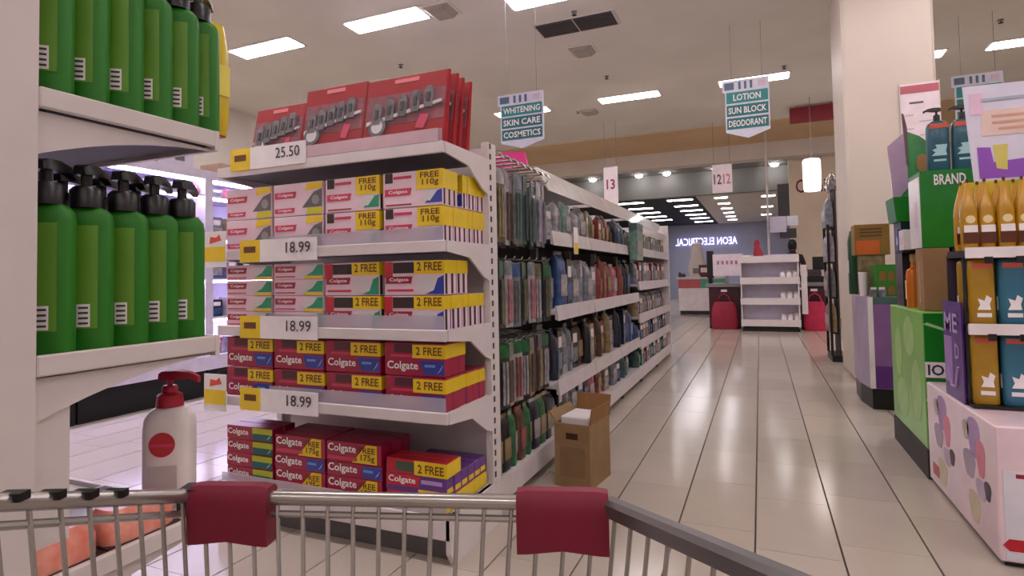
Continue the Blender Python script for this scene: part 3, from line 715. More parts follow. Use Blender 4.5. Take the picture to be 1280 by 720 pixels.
MB().box(.0455, .0463, -.025, .025, .153, .160).build('badge_line', pinkred, bd_)
MB().box(.0430, .0450, -.032, .032, .012, .11).build('grey_label', M('label_grey', (196, 186, 186), .4), t)
# salmon packs and trays on the third shelf
salmon = M('salmon', (222, 112, 88), .35, noise=.18, scale=40, coat=.4, rgb2=(236, 160, 140))
for k, (x, y, lab) in enumerate([(-1.235, .655, 'salmon pink packet on the low shelf, nearest the upright'), (-1.235, .815, 'salmon pink packet on the low shelf, nearest the lotion bottle')]):
    t = thing('salmon_packet', lab, 'packet', (x, y, .628), 'salmon packets on the low shelf')
    MB().box(-.055, .055, -.078, .078, 0, .012).build('tray', M('tray_black', (40, 26, 24), .5), t)
    MB().loft([[(a, b_, .012) for a, b_, _ in sring(.10, .148, 0, 4)], [(a, b_, .05) for a, b_, _ in sring(.10, .15, 0, 4)], [(a, b_, .075) for a, b_, _ in sring(.07, .12, 0, 4)]]).build('filling', salmon, t, smooth=True)
    MB().loft([[(a, b_, .013) for a, b_, _ in sring(.108, .152, 0, 4)], [(a, b_, .056) for a, b_, _ in sring(.106, .154, 0, 4)], [(a, b_, .082) for a, b_, _ in sring(.074, .124, 0, 4)]]).build('clear_wrap', clear_wrap, t, smooth=True)
t = thing('clear_tray', 'grey translucent tray behind the salmon packets', 'tray', (-1.42, .82, .628))
MB().box(-.10, .10, -.17, .12, 0, .01).build('tray_base', M('tray_grey', (226, 222, 232), .3), t)
for a in ((-.10, -.094, -.17, .12, .01, .03), (.094, .10, -.17, .12, .01, .03), (-.094, .094, -.17, -.164, .01, .03), (-.094, .094, .114, .12, .01, .03)):
    MB().box(*a).build('tray_wall', M('tray_grey', (226, 222, 232), .3), t)

# ================================================================ LILAC-LIT COSMETICS WALL
WX = -5.2
for bi, (y0, y1) in enumerate([(1.75, 3.0), (3.0, 4.23), (4.23, 5.46)]):
    bn = ['near', 'middle', 'far'][bi]
    t = thing('lit_cabinet', f'white cosmetics cabinet with lilac shelf lights, {bn} one of three', 'cabinet', (0, 0, 0), 'lilac lit cosmetics cabinets')
    MB().box(WX - .6, WX - .56, y0, y1, 0, 2.31).build('back_panel', lilac_white, t)
    for y in (y0, y1 - .045): MB().box(WX - .56, WX, y, y + .045, .27, 2.31).build('side_panel', lilac_white, t)
    MB().box(WX - .56, WX - .03, y0 + .01, y1 - .01, 0, .27).build('kick_panel', black_matt, t)
    MB().box(WX - .56, WX + .02, y0, y1, .27, .41).build('base_panel', lilac_white, t)
    for z in (.80, 1.20, 1.62, 2.06):
        s_ = MB().box(WX - .56, WX - .01, y0 + .045, y1 - .045, z - .02, z).build('shelf', lilac_white, t)
        MB().box(WX - .05, WX - .012, y0 + .05, y1 - .05, z - .045, z - .0205).build('light_strip', lilac_glow, s_)
    hd = MB().box(WX - .56, WX + .01, y0, y1, 2.22, 2.31).build('header_panel', lilac_white, t)
    MB().box(WX - .05, WX - .012, y0 + .05, y1 - .05, 2.19, 2.2195).build('light_strip', lilac_glow, hd)
    MB().box(WX - .3, WX - .262, y0 + .05, y1 - .05, .412, .43).build('light_strip', lilac_glow, t)
    for r, z in enumerate((.411, .80, 1.20, 1.62, 2.06)):
        for k in range(6):
            c = ['white', 'blue', 'pink', 'lilac', 'silver', 'navy', 'sand'][(k * 2 + r * 3 + bi) % 7]
            h = [.22, .25, .24, .27, .11][r] * random.uniform(.7, 1)
            mk = mk_box(c, ALT.get(c, 'white'), .14, round(h, 2), .12)
            from_proto('cos' + c + str(round(h, 2)), mk, (WX - .12, y0 + .14 + k * .19, z), f'{c} cosmetics carton in {bn} lilac cabinet, {["base", "second", "third", "fourth", "top"][r]} level, {ORD[k]} along', 'cosmetics in the lilac cabinets')
t = thing('bio_box', 'white and tan header box lettered Bio on the lilac cabinets', 'box', (WX - .20, 3.72, 2.311))
MB().box(-.15, .15, -.36, -.02, 0, .20).build('tan_side', M('tan_box', (160, 130, 112), .6), t)
MB().box(-.15, .16, -.02, .36, 0, .22).build('white_side', lilac_white, t)
text(t, 'Bio', white_ink, (.15, -.14, .11), '+x', .24, .13)
MB().box(.16, .163, .16, .26, .06, .16).build('barcode_panel', grey_art, t)
t = thing('header_sign', 'dark blue lettered header board on the near lilac cabinet', 'sign', (WX + .03, 2.95, 1.98))
MB().box(0, .02, -.5, .35, 0, .16).build('board', M('sign_navy', (60, 66, 120), .4), t)
text(t, 'DERM', white_ink, (.02, -.05, .08), '+x', .42, .11)
t = thing('tan_box', 'low tan box on the far lilac cabinet', 'box', (WX - .2, 4.7, 2.311))
MB().box(-.15, .15, -.30, .30, 0, .12).build('carton', M('tan_box2', (196, 164, 140), .6), t, bevel=.004)
MB().box(.15, .152, -.2, .1, .03, .09).build('label', white_card, t)

# ================================================================ RIGHT-HAND DISPLAYS
RX = .82
pinkw = M('pink_white_print', (240, 214, 224), .3, coat=.3, noise=.04)
def blob(pts, mat, x, y, z, par, face='-x'): return patch(par, 'print_patch', pts, mat, (x, y, z), face, .0015)
t = thing('pink_bin', 'pink and white printed display bin at the near end of the bottle rack', 'display bin', (0, 0, 0))
MB().prism([(RX, 2.83), (1.9, 2.83), (1.9, 3.83), (RX, 3.83)], 'z', .02, .54).build('bin_body', pinkw, t, bevel=.006)
MB().box(RX + .02, 1.88, 2.85, 3.81, 0, .02).build('base', black, t)
for y0 in (3.05, 3.52):
    for dy, z, a_, b_, nm, c in ((.03, .43, .075, .10, 'print_violet', (176, 140, 190)), (-.05, .36, .05, .09, 'print_rose', (226, 130, 158)), (.10, .30, .075, .07, 'print_mauve', (176, 158, 180)),
                                 (-.12, .25, .035, .045, 'print_ink', (70, 54, 70)), (.05, .13, .07, .08, 'print_khaki', (214, 200, 172)), (-.04, .23, .06, .05, 'print_lilac', (200, 176, 206)), (.13, .44, .04, .05, 'print_taupe', (190, 172, 170))):
        patch(t, 'print_patch', [(a_ * cos(q) * (1 + .18 * sin(3 * q)), b_ * sin(q) * (1 + .15 * cos(2 * q))) for q in [2 * pi * i / 22 for i in range(22)]], M(nm, c, .4), (RX - .0004 * (nm == 'print_rose') - .0008 * (nm == 'print_ink'), y0 + dy, z), '-x', .0012)
blob([(-.05, .05), (.05, .05), (.06, .08), (.05, .11), (-.05, .11), (-.06, .08)], red, RX, 3.70, 0.02, t)
fp = patch(t, 'front_panel', rect(1.04, .34, 0, .20), M('pale_panel', (226, 224, 236), .25, coat=.3), (1.36, 2.83, 0), '-y', .002)
patch(t, 'red_label', [(-.14, -.02), (.14, -.02), (.16, .0), (.14, .025), (-.14, .025), (-.16, 0)], red, (.99, 2.828, .085), '-y', .002)
patch(t, 'aqua_panel', [(-.12, -.07), (.2, -.07), (.2, .07), (-.08, .07), (-.12, .03)], M('aqua_print', (176, 212, 226), .3), (1.06, 2.83, .45), '-y', .002)
patch(t, 'red_stripe', rect(.10, .016), crimson, (.93, 2.829, .352), '-y', .002)
# bottle rack standing on the bin
rack = thing('bottle_rack', 'tiered black bottle rack with purple side panel standing on the pink bin', 'rack', (0, 0, 0))
purple_panel = M('purple_panel', (86, 40, 132), .35, coat=.3)
sp = MB().box(.831, .839, 3.22, 3.50, .541, 1.0).build('side_panel', purple_panel, rack)
text(sp, 'ME', M('lilac_ink', (190, 160, 214), .4), (.831, 3.37, .90), '-x', .2, .09)
text(sp, 'D', M('lilac_ink', (190, 160, 214), .4), (.831, 3.29, .77), '-x', .06, .07)
patch(sp, 'lilac_panel', rect(.12, .22), M('lilac_panel', (164, 128, 192), .4), (.831, 3.43, .72), '-x')
MB().tube([(.828, 3.42, .68), (.828, 3.39, .60), (.828, 3.33, .60), (.828, 3.28, .70)], .006, 6).build('curl_mark', M('lilac_ink', (190, 160, 214), .4), sp)
for y in (3.20, 3.43):
    MB().box(.840, .855, y - .008, y + .008, .541, 1.22).build('post', black, rack)
    MB().box(1.85, 1.87, y - .01, y + .01, .541, 1.22).build('post', black, rack)
for z in (.90, 1.235):
    s_ = MB().box(.840, 1.87, 3.14, 3.42, z - .03, z).build('tier_tray', black, rack)
    MB().box(.835, 1.87, 3.125, 3.14, z - .035, z + .012).build('tier_lip', white_card, s_)
    for k in range(5): MB().box(.90 + k * .11, .93 + k * .11, 3.122, 3.125, z - .06, z - .03).build('tier_clip', black, s_)
MB().box(.840, 1.87, 3.14, 3.42, .541, .556).build('tier_tray', black, rack)
MB().box(.840, 1.87, 3.42, 3.43, .541, 1.22).build('back_board', M('rack_back', (60, 50, 70), .5), rack)
def mk_btl(c, cap_c, h, pumpy=False):
    def f():
        t = thing('shampoo_bottle', '', 'bottle')
        rs = [sring(.098 * k, .062 * k, z * h, 3.4, 22) for z, k in ((0, .94), (.02, 1), (.9, 1), (.96, .96), (.99, .8))]
        MB().loft(rs).build('body', c, t, smooth=True)
        patch(t, 'logo', [(-.022, -.03), (.026, -.03), (.022, -.005), (.03, .02), (.012, .035), (.004, .01), (-.02, .02), (-.012, -.008)], white_ink, (.0, -.0312, h * .34), '-y', .0012)
        patch(t, 'label_line', rect(.052, .018), white_ink, (.002, -.0312, h * .16), '-y', .0012)
        patch(t, 'shoulder_band', rect(.07, .022), cap_c, (0, -.0312, h * .90), '-y', .0012)
        MB().lathe([(.02, h * .985), (.02, h * 1.03), (.017, h * 1.04)], 12).build('cap', cap_c, t)
        patch(t, 'side_mark', rect(.016, .06), white_ink, (-.0492, 0, h * .33), '-x', .0012)
        return t
    return f
mustard = M('mustard_bottle', (176, 134, 24), .3, coat=.3, noise=.1)
teal_b = M('teal_bottle', (44, 112, 142), .3, coat=.3, noise=.1)
teal_d = M('dark_teal_bottle', (24, 72, 104), .3, coat=.3, noise=.1)
coral = M('coral_cap', (214, 96, 76), .4)
for z, h, tn in ((.557, .31, 'lowest tier'), (.901, .295, 'middle tier')):
    for j in range(2):
        for k in range(4):
            c, nm = ((mustard, 'mustard'), (teal_b, 'teal'), (teal_d, 'dark teal'), (teal_b, 'teal'))[k]
            from_proto(f'sb{nm}{h}', mk_btl(c, coral if k != 2 else white_ink, h), (.902 + k * .108, 3.20 + j * .13, z), f'{nm} shampoo bottle, rack {tn}, {ORD[k]} from the aisle, {ORD[j]} line back', f'bottles on the rack {tn}')
amber = M('amber_bottle', (196, 142, 10), .22, coat=.5, noise=.12)
def mk_pouch():
    t = thing('amber_bottle', '', 'bottle')
    rs = [sring(a, b_, z, 3, 18) for z, a, b_ in ((0, .058, .05), (.01, .062, .054), (.17, .062, .054), (.20, .056, .046), (.26, .03, .026), (.305, .008, .006))]
    MB().loft(rs).build('body', amber, t, smooth=True)
    patch(t, 'white_label', rect(.05, .032), white_ink, (0, -.0272, .095), '-y', .0012)
    patch(t, 'round_label', disc(.018, 0, 0, 14), M('pale_yellow', (232, 214, 160), .4), (0, -.0272, .137), '-y', .0012)
    patch(t, 'dark_band', rect(.058, .05), M('amber_dark', (92, 40, 20), .3), (0, -.0272, .055), '-y', .0012)
    MB().lathe([(.006, .305), (.006, .32)], 8).build('tip', M('amber_dark', (92, 40, 20), .3), t)
    return t
for j in range(2):
    for k in range(8):
        from_proto('amber', mk_pouch, (.868 + k * .066, 3.19 + j * .09 + (.012 if k % 2 else 0), 1.236), f'amber pointed bottle on the top rack tier, {ORD[k]} from the aisle, {["front", "back"][j]} line', 'amber bottles on the top tier')
t = thing('yellow_backing', 'yellow backing card behind the pointed amber bottles', 'card', (0, 0, 0))
MB().box(.885, 1.6, 3.345, 3.352, 1.236, 1.56).build('card', M('yellow_card', (206, 180, 40), .4, noise=.12), t)
t = thing('header_card', 'large pale lilac header card above the amber bottles', 'sign', (0, 0, 0))
MB().prism([(.945, 1.56), (1.9, 1.56), (1.9, 2.0), (.915, 2.02)], 'y', 3.36, 3.372).build('card', M('header_lilac', (224, 220, 240), .35, coat=.2, noise=.03), t)
hb = (0, 3.36, 0)
patch(t, 'violet_patch', [(.965, 1.575), (1.9, 1.57), (1.9, 1.63), (1.14, 1.66), (1.02, 1.65), (1.01, 1.72), (.96, 1.725)], M('header_violet', (150, 84, 196), .4), hb, '-y')
patch(t, 'yellow_patch', [(1.03, 1.62), (1.07, 1.61), (1.075, 1.73), (1.02, 1.73)], M('header_yellow', (218, 206, 110), .4), hb, '-y', .003)
patch(t, 'peach_panel', rect(.36, .12, 1.16, 1.835), M('header_peach', (236, 208, 200), .4), hb, '-y')
for k in range(3): patch(t, 'text_line', rect(.26 - .05 * (k == 2), .012, 1.15, 1.865 - k * .03), M('header_orange', (222, 170, 150), .5), hb, '-y', .004)
patch(t, 'text_line', rect(.18, .014, 1.07, 1.945), M('header_bluegrey', (180, 184, 206), .5), hb, '-y', .004)
patch(t, 'pink_patch', rect(.05, .1, .965, 1.93), M('header_pink', (236, 200, 226), .5), hb, '-y', .003)
# green bin
lime = M('lime_panel', (128, 190, 84), .35, coat=.2, noise=.08, scale=5)
dgreen = M('green_panel', (20, 124, 34), .35, coat=.2, noise=.06)
t = thing('green_bin', 'green printed display bin with dark base behind the pink bin', 'display bin', (0, 0, 0))
MB().box(RX, 1.7, 3.86, 4.72, .16, .915).build('bin_body', [lime], t, bevel=.005)
MB().box(RX - .004, 1.7, 3.85, 4.72, 0, .16).build('base', dark_grey, t)
fpn = MB().box(RX + .004, 1.7, 3.852, 3.861, .162, .91).build('front_panel', dgreen, t)
p = patch(t, 'white_badge', rect(.10, .085), white_ink, (.872, 3.852, .60), '-y', .002)
text(p, 'IO', M('badge_navy', (40, 44, 70), .4), (.0, 0, 0), '-y', .075, .06, off=.003)
patch(t, 'pale_swoosh', [(-.09, .05), (-.07, .06), (.08, .0), (.08, -.012)], M('pale_green', (170, 220, 150), .4), (.91, 3.852, .80), '-y', .002)
patch(t, 'pale_swoosh', [(-.09, -.02), (.02, .0), (.08, .05), (.08, .035), (.02, -.02), (-.09, -.035)], M('pale_green', (170, 220, 150), .4), (.91, 3.852, .46), '-y', .002)
for y, z, a, b_ in ((4.5, .62, .10, .16), (4.2, .75, .14, .12), (4.05, .45, .12, .18), (4.42, .34, .16, .12)):
    patch(t, 'leaf_print', disc(a, 0, 0, 12, b_), M('pale_lime', (164, 206, 124), .4), (RX, y, z), '-x', .0012)
t = thing('brown_carton', 'plain brown carton standing on the green bin', 'box', (0, 0, 0))
MB().box(.86, .99, 3.98, 4.14, .916, 1.275).build('carton', M('carton_brown', (158, 120, 84), .75), t, bevel=.004)
MB().box(.858, .86, 4.05, 4.07, .96, 1.2).build('tape', M('tape_tan', (190, 156, 112), .4), t)
for k, x in enumerate((1.0, 1.13, 1.26)):
    tag(MB().box(x + .002, x + .125, 3.99, 4.16, .916, 1.275).build('dark_carton', [cm('navy')], bevel=.004), f'dark carton on the green bin beside the plain brown one, {ORD[k]} along', 'box', 'dark cartons on the green bin')
t = thing('green_case', 'green case lettered BRAND standing on the brown carton', 'box', (0, 0, 0))
MB().box(.862, 1.38, 3.98, 4.24, 1.276, 1.72).build('carton', [dgreen], t, bevel=.004)
MB().box(.858, .862, 3.985, 4.235, 1.28, 1.69).build('white_end', white_card, t)
MB().box(.856, .858, 4.05, 4.12, 1.40, 1.55).build('end_print', M('end_pink', (224, 196, 210), .4), t)
text(t, "BRAND", white_ink, (1.005, 3.98, 1.665), '-y', .15, .06)
def mk_tealpump():
    t = thing('teal_pump_bottle', '', 'bottle'); h = .31
    rs = [sring(.112 * k, .07 * k, z * h, 3.4, 22) for z, k in ((0, .94), (.02, 1), (.86, .98), (.93, .86), (.98, .5))]
    MB().loft(rs).build('body', M('teal_pump', (30, 92, 112), .3, coat=.3, noise=.12), t, smooth=True)
    patch(t, 'coral_band', [(-.05, -.012), (.05, -.012), (.042, .016), (-.042, .016)], coral, (0, -.035, h * .87), '-y', .0012)
    patch(t, 'logo', [(-.04, -.035), (.035, -.035), (.03, -.01), (.038, .03), (-.02, .03), (-.012, .01), (-.036, .0), (-.02, -.015)], M('pale_aqua', (170, 214, 222), .4), (.0, -.0356, h * .42), '-y', .0012)
    patch(t, 'label_line', rect(.06, .012), M('pale_aqua', (170, 214, 222), .4), (.0, -.0356, h * .22), '-y', .0012)
    pump(t, h * .98, .017, black, (-.96, -.25), .9)
    return t
for k in range(3):
    from_proto('tealpump', mk_tealpump, (.985 + k * .122, 4.10, 1.721), f'teal pump bottle on the green case, {ORD[k]} from the aisle', 'teal pump bottles on the green case')
# orange bottle, lilac-green standee
t = thing('orange_bottle', 'orange translucent bottle on the green bin beside the brown carton', 'bottle', (.90, 4.36, .916))
MB().loft([sring(.10 * k, .085 * k, z, 3, 20) for z, k in ((0, .95), (.01, 1), (.20, 1), (.235, .9), (.25, .5), (.29, .42))]).build('body', M('orange_plastic', (212, 112, 18), .25, coat=.4), t, smooth=True)
MB().lathe([(.026, .29), (.026, .335), (.02, .34)], 12).build('cap', M('cap_sand', (206, 172, 110), .4), t)
MB().box(-.052, -.0505, -.02, .02, .05, .17).build('label', M('label_cream', (236, 200, 130), .4), t)
t = thing('leaf_standee', 'lilac and green shield-shaped standee with a green tub base', 'standee', (0, 0, 0))
MB().prism([(.83, 1.47), (1.0, 1.47), (1.03, 1.63), (.815, 1.63)], 'y', 4.45, 4.70).build('tub', dgreen, t)
MB().box(.855, .99, 4.47, 4.68, .916, 1.47).build('stand_post', cm('navy'), t)
MB().prism([(.815, 1.985), (.925, 2.08), (.925, 1.70), (.84, 1.60)], 'y', 4.56, 4.572).build('lilac_wing', M('wing_lilac', (186, 158, 190), .25, coat=.4), t)
MB().prism([(.925, 2.08), (1.0, 2.04), (1.07, 1.97), (1.075, 1.76), (1.02, 1.68), (.87, 1.60), (.90, 1.70), (.915, 1.9)], 'y', 4.57, 4.60).build('green_wing', M('wing_green', (72, 148, 88), .3, coat=.4, noise=.2), t)
MB().prism([(.905, 2.20), (.915, 2.19), (.93, 2.10), (.93, 1.85), (.92, 1.85), (.91, 2.08)], 'y', 4.555, 4.575).build('spine', M('spine_brown', (110, 84, 84), .5), t)
MB().prism(disc(.035, 1.01, 1.86, 12, .06), 'y', 4.565, 4.5699).build('face_spot', M('spot_tan', (160, 120, 76), .5), t)
t = thing('clip_tray', 'small black tray on a post above the orange bottle', 'tray', (.90, 4.35, 1.275))
MB().box(-.08, .08, -.08, .11, -.015, 0).build('tray', black, t)
MB().box(.06, .075, -.02, .0, -.358, -.015).build('tray_post', black, t)
for nm, a_, mt, lab in (('white_carton', (-.07, 0, -.06, .06, .001, .13), white_card, 'small white carton on the tray above the orange bottle'), ('blue_carton', (-.075, -.02, .065, .105, .001, .14), cm('blue'), 'small blue carton on the tray above the orange bottle')):
    t = thing(nm, lab, 'carton', (.90, 4.35, 1.275)); x0, x1, y0, y1, z0, z1 = a_
    MB().box(*a_).build('box', mt, t, bevel=.003); MB().box(x0 - .0015, x0, y0 + .01, y1 - .01, .04, .09).build('label', pink_card if nm[0] == 'w' else white_card, t)
# purple bin
t = thing('purple_bin', 'lilac and purple display bin with a black base further down the aisle', 'display bin', (0, 0, 0))
lil = M('lilac_print_panel', (178, 160, 190), .35, coat=.2, noise=.1, scale=4)
ppl = M('purple_front', (140, 92, 156), .35, coat=.2, noise=.06)
MB().prism([(RX, 5.62), (1.7, 5.62), (1.7, 6.5), (RX + .02, 6.5), (RX - .03, 6.3), (RX - .04, 5.95)], 'z', .17, .93).build('bin_body', lil, t)
MB().prism([(RX + .01, 5.63), (1.7, 5.63), (1.7, 6.5), (RX + .03, 6.5), (RX - .02, 6.3), (RX - .03, 5.95)], 'z', 0, .17).build('base', black, t)
fpn = MB().box(RX + .035, 1.7, 5.608, 5.62, .175, .87).build('front_panel', ppl, t)
MB().box(RX + .035, 1.7, 5.606, 5.608, .176, .36).build('dark_band', M('deep_purple', (98, 48, 130), .35), fpn)
text(fpn, 'JAW\nBEA', M('plum_ink', (90, 40, 80), .4), (1.09, 5.608, .71), '-y', .17, .11)
MB().box(RX - .004, RX + .033, 5.604, 5.62, .175, .93).build('corner_strip', white_card, t)
MB().box(RX + .035, 1.7, 5.605, 5.62, .872, .93).build('top_strip', M('top_teal', (70, 100, 96), .4), t)
MB().prism([(RX - .0035, 5.66), (RX - .0015, 5.66), (RX - .0255, 5.86), (RX - .0275, 5.86)], 'z', .18, .92).build('green_band', M('sage_print', (120, 158, 116), .4), t)
t = thing('green_tray', 'green gridded tray box on the purple bin', 'box', (0, 0, 0))
tb = MB().box(.90, 1.5, 5.70, 5.95, .931, 1.20).build('carton', M('tray_green', (52, 128, 40), .4), t)
for r in range(2):
    for k in range(5):
        patch(tb, 'bottle_print', [(-.024, -.04), (.024, -.04), (.024, .015), (.01, .04), (-.01, .04), (-.024, .015)], M('tan_tube', (140, 100, 52), .4), (.945 + k * .062, 5.70, .985 + r * .12), '-y', .004)
t = thing('orange_carton', 'brown and orange carton standing above the purple bin', 'box', (0, 0, 0))
MB().box(.79, 1.06, 5.98, 6.2, 1.29, 1.565).build('carton', M('carton_olive', (140, 104, 40), .5), t, bevel=.004)
MB().box(.80, .98, 5.975, 5.98, 1.295, 1.42).build('orange_panel', M('orange_panel', (206, 100, 36), .4), t)
for k in range(3): MB().box(.83, 1.0, 5.975, 5.98, 1.455 + k * .03, 1.468 + k * .03).build('print_line', M('print_dark', (96, 66, 24), .5), t)
MB().box(.83, 1.02, 6.0, 6.18, .931, 1.29).build('pedestal', cm('sand'), t)
t = thing('dark_green_pack', 'dark green pack on the far corner of the purple bin', 'pack', (.83, 6.36, .931))
MB().loft([sring(.10, .12, 0, 4), sring(.10, .12, .50, 4), sring(.06, .10, .60, 4)]).build('pack', M('deep_green', (16, 70, 34), .4), t, smooth=True)
MB().box(-.0525, -.05, -.04, .04, .2, .32).build('label', white_card, t)
t = thing('white_cup', 'white tall cup on the purple bin corner', 'cup', (.825, 5.86, .931))
MB().lathe([(.028, 0), (.036, .20), (.038, .21)], 14).build('cup', white_card, t, smooth=True)
MB().lathe([(.037, .211), (.037, .218)], 14).build('lid', dark_grey, t)
for k, (x, c) in enumerate([(.87, 'grey'), (.93, 'silver')]):
    t = thing('glass_jar', f'small {c} jar on the purple bin beside the green tray', 'jar', (x, 5.655, .931))
    MB().lathe([(.026, 0), (.028, .01), (.028, .055), (.02, .062)], 12).build('jar', cm(c), t, smooth=True)
    MB().lathe([(.022, .062), (.022, .08)], 12).build('lid', white_card, t)
# tall wrapped-goods stand beyond
t = thing('goods_stand', 'tall black stand of plastic-wrapped packs beside the pillar', 'stand', (.90, 8.62, 0))
MB().box(-.09, .5, -.25, .3, 0, .08).build('base', black, t)
MB().box(-.10, -.07, -.24, -.21, .08, 1.75).build('post', black, t)
MB().box(-.10, -.07, .24, .27, .08, 1.75).build('post', black, t)
MB().box(.0, .02, -.2, .25, .08, 2.2).build('back_board', dark_grey, t)
for k in range(4): MB().box(-.08, .0, -.2, .25, .35 + k * .45, .37 + k * .45).build('shelf', black, t)
wrapc = ['sand', 'olive', 'pink', 'grey', 'silver', 'brick', 'lilac', 'grey', 'sand', 'silver', 'white', 'grey']
for k in range(12):
    r, c_ = k // 3, k % 3
    from_proto('wr' + wrapc[k], mk_stand(wrapc[k], 'white', .14, .36, .10), (.84, 8.48 + c_ * .15, .372 + r * .45), f'{wrapc[k]} wrapped pack on the tall black stand, {ORD[r]} shelf up, {ORD[c_]} along', 'wrapped packs on the tall stand', rz=pi)
tag(MB().loft([sring(.10, .40, 2.205, 4, cx=.90, cy=8.64), sring(.16, .42, 2.28, 3, cx=.90, cy=8.64), sring(.10, .3, 2.38, 3, cx=.90, cy=8.66), sring(.03, .1, 2.45, 3, cx=.90, cy=8.66)]).build('foil_bundle', M('foil', (170, 164, 164), .2, metal=.6, noise=.3, scale=20), smooth=True), 'shiny crumpled foil bundle on top of the tall black stand', 'bundle')
# poster on pillar
t = thing('price_poster', 'white notice poster with pink header taped to the pillar', 'poster', (1.545, 6.995, 2.62))
MB().box(-.165, .165, -.01, 0, -.40, .43).build('sheet', M('poster_pink', (240, 222, 228), .5), t)
MB().box(-.165, .165, -.012, -.0101, .33, .41).build('header_strip', M('poster_header', (190, 100, 112), .5), t)
MB().box(-.09, .03, -.0122, -.0101, .22, .24).build('text_line', grey_art, t)
for k in range(6): MB().box(-.13 + (k % 2) * .12, -.06 + (k % 2) * .2, -.0122, -.0101, .10 - k * .07, .11 - k * .07).build('text_line', M('poster_grey', (190, 178, 190), .5), t)
MB().box(-.172, -.165, -.014, 0, -.41, .44).build('edge', white_paint, t); MB().box(.165, .172, -.014, 0, -.41, .44).build('edge', white_paint, t)

# ================================================================ HANGING SIGNS
teal_sign = M('sign_teal', (24, 140, 140), .4)
teal_sign2 = M('sign_teal_dark', (20, 116, 118), .4)
sign_white = M('sign_white', (222, 222, 238), .4)
sign_slate = M('sign_slate', (84, 104, 134), .4)
def aisle_sign(cx, y, z0, z1, w, lines, lab):
    t = thing('aisle_sign', lab, 'sign', (cx, y, z0), 'hanging aisle signs'); h = z1 - z0; v = w / 2
    bo = MB().prism([(-v, h * .12), (0, 0), (v, h * .12), (v, h), (-v * 1.12, h), (-v * 1.12, h * .8), (-v, h * .8)], 'y', 0, .02).build('board', sign_white, t)
    hh = h * .22
    for k, s_ in enumerate(lines):
        zc = h * .70 - k * hh
        p = patch(t, 'line_panel', rect(w * .94, hh * .86), teal_sign if k == 0 else teal_sign2, (0, 0, zc), '-y', .004)
        if s_: text(p, s_, white_ink, (0, 0, 0), '-y', w * (.86 if len(s_) > 7 else .62), hh * .5, off=.006)
    patch(t, 'number_block', rect(w * .22, h * .12), sign_slate, (-w * .40, 0, h * .90), '-y', .004)
    for k in range(3): patch(t, 'number_block', rect(w * .055, h * .13), sign_slate, (-w * .16 + k * w * .13, 0, h * .90), '-y', .004)
    patch(t, 'pale_mark', rect(w * .16, h * .10), M('sign_palepink', (220, 196, 214), .4), (w * .34, 0, h * .90), '-y', .004)
    for sx in (-1, 1):
        MB().tube([(sx * v * .7, .01, h), (sx * v * .7, .01, CZ - z0)], .003, 5).build('hanging_wire', mid_grey, t)
    return t
aisle_sign(-2.46, 6.1, 2.63, 3.27, .53, ['WHITENING', 'SKIN CARE', 'COSMETICS'], 'teal and white hanging aisle board reading SKIN CARE')
aisle_sign(-.085, 8.0, 2.89, 3.66, .53, ['LOTION', 'SUN BLOCK', 'DEODORANT'], 'teal and white hanging aisle board reading LOTION, SUN BLOCK, DEODORANT')
aisle_sign(2.62, 9.0, 2.9, 3.62, .5, ['', '', ''], 'hanging aisle board partly hidden behind the lilac header card')
for (cx, y, z0, z1, w_, s_, lab) in [(-2.84, 12, 2.62, 3.44, .30, '13', 'white hanging lane board reading 13'), (-.68, 13, 2.86, 3.46, .40, '12', 'white hanging lane board reading 12 twice')]:
    t = thing('lane_board', lab, 'sign', (cx, y, z0), 'checkout lane boards'); h = z1 - z0
    MB().box(-w_ / 2, w_ / 2, 0, .03, 0, h).build('board', M('lane_white', (226, 212, 216), .5), t)
    if s_ == '13': text(t, '13', maroon_ink, (0, 0, h * .55), '-y', w_ * .6, h * .26)
    else:
        text(t, '12', M('lane_ink', (110, 60, 70), .5), (-w_ * .22, 0, h * .48), '-y', w_ * .38, h * .36)
        text(t, '12', M('lane_pink', (190, 110, 120), .5), (w_ * .24, 0, h * .48), '-y', w_ * .36, h * .36)
    for sx in (-1, 1): MB().tube([(sx * w_ * .4, .015, h), (sx * w_ * .4, .015, CZ - z0)], .004, 5).build('hanging_wire', mid_grey, t)
t = thing('red_ceiling_sign', 'dark red box sign hanging under the ceiling beside the pillar', 'sign', (1.05, 12.5, 4.06))
MB().box(-.42, .42, 0, .08, 0, .30).build('box', M('sign_red', (124, 10, 34), .5), t)
for sx in (-.3, .3): MB().tube([(sx, .04, .30), (sx, .04, .34)], .01, 6).build('hanger', mid_grey, t)
t = thing('pendant_lamp', 'white glowing cylinder pendant lamp in front of the Cashier lettering', 'lamp', (.94, 12.0, 2.64))
MB().lathe([(.13, 0), (.145, .04), (.15, .3), (.15, .56), (.13, .59)], 20).build('shade', lamp_glow, t, smooth=True)
MB().tube([(0, 0, .59), (0, 0, CZ - 2.64)], .006, 6).build('cord', mid_grey, t)
tag(MB().box(.18, .23, 14.48, 14.53, 0, 4.38).build('white_pole', white_paint, bevel=.008), 'slim white pole rising behind the checkout shelf', 'pole')

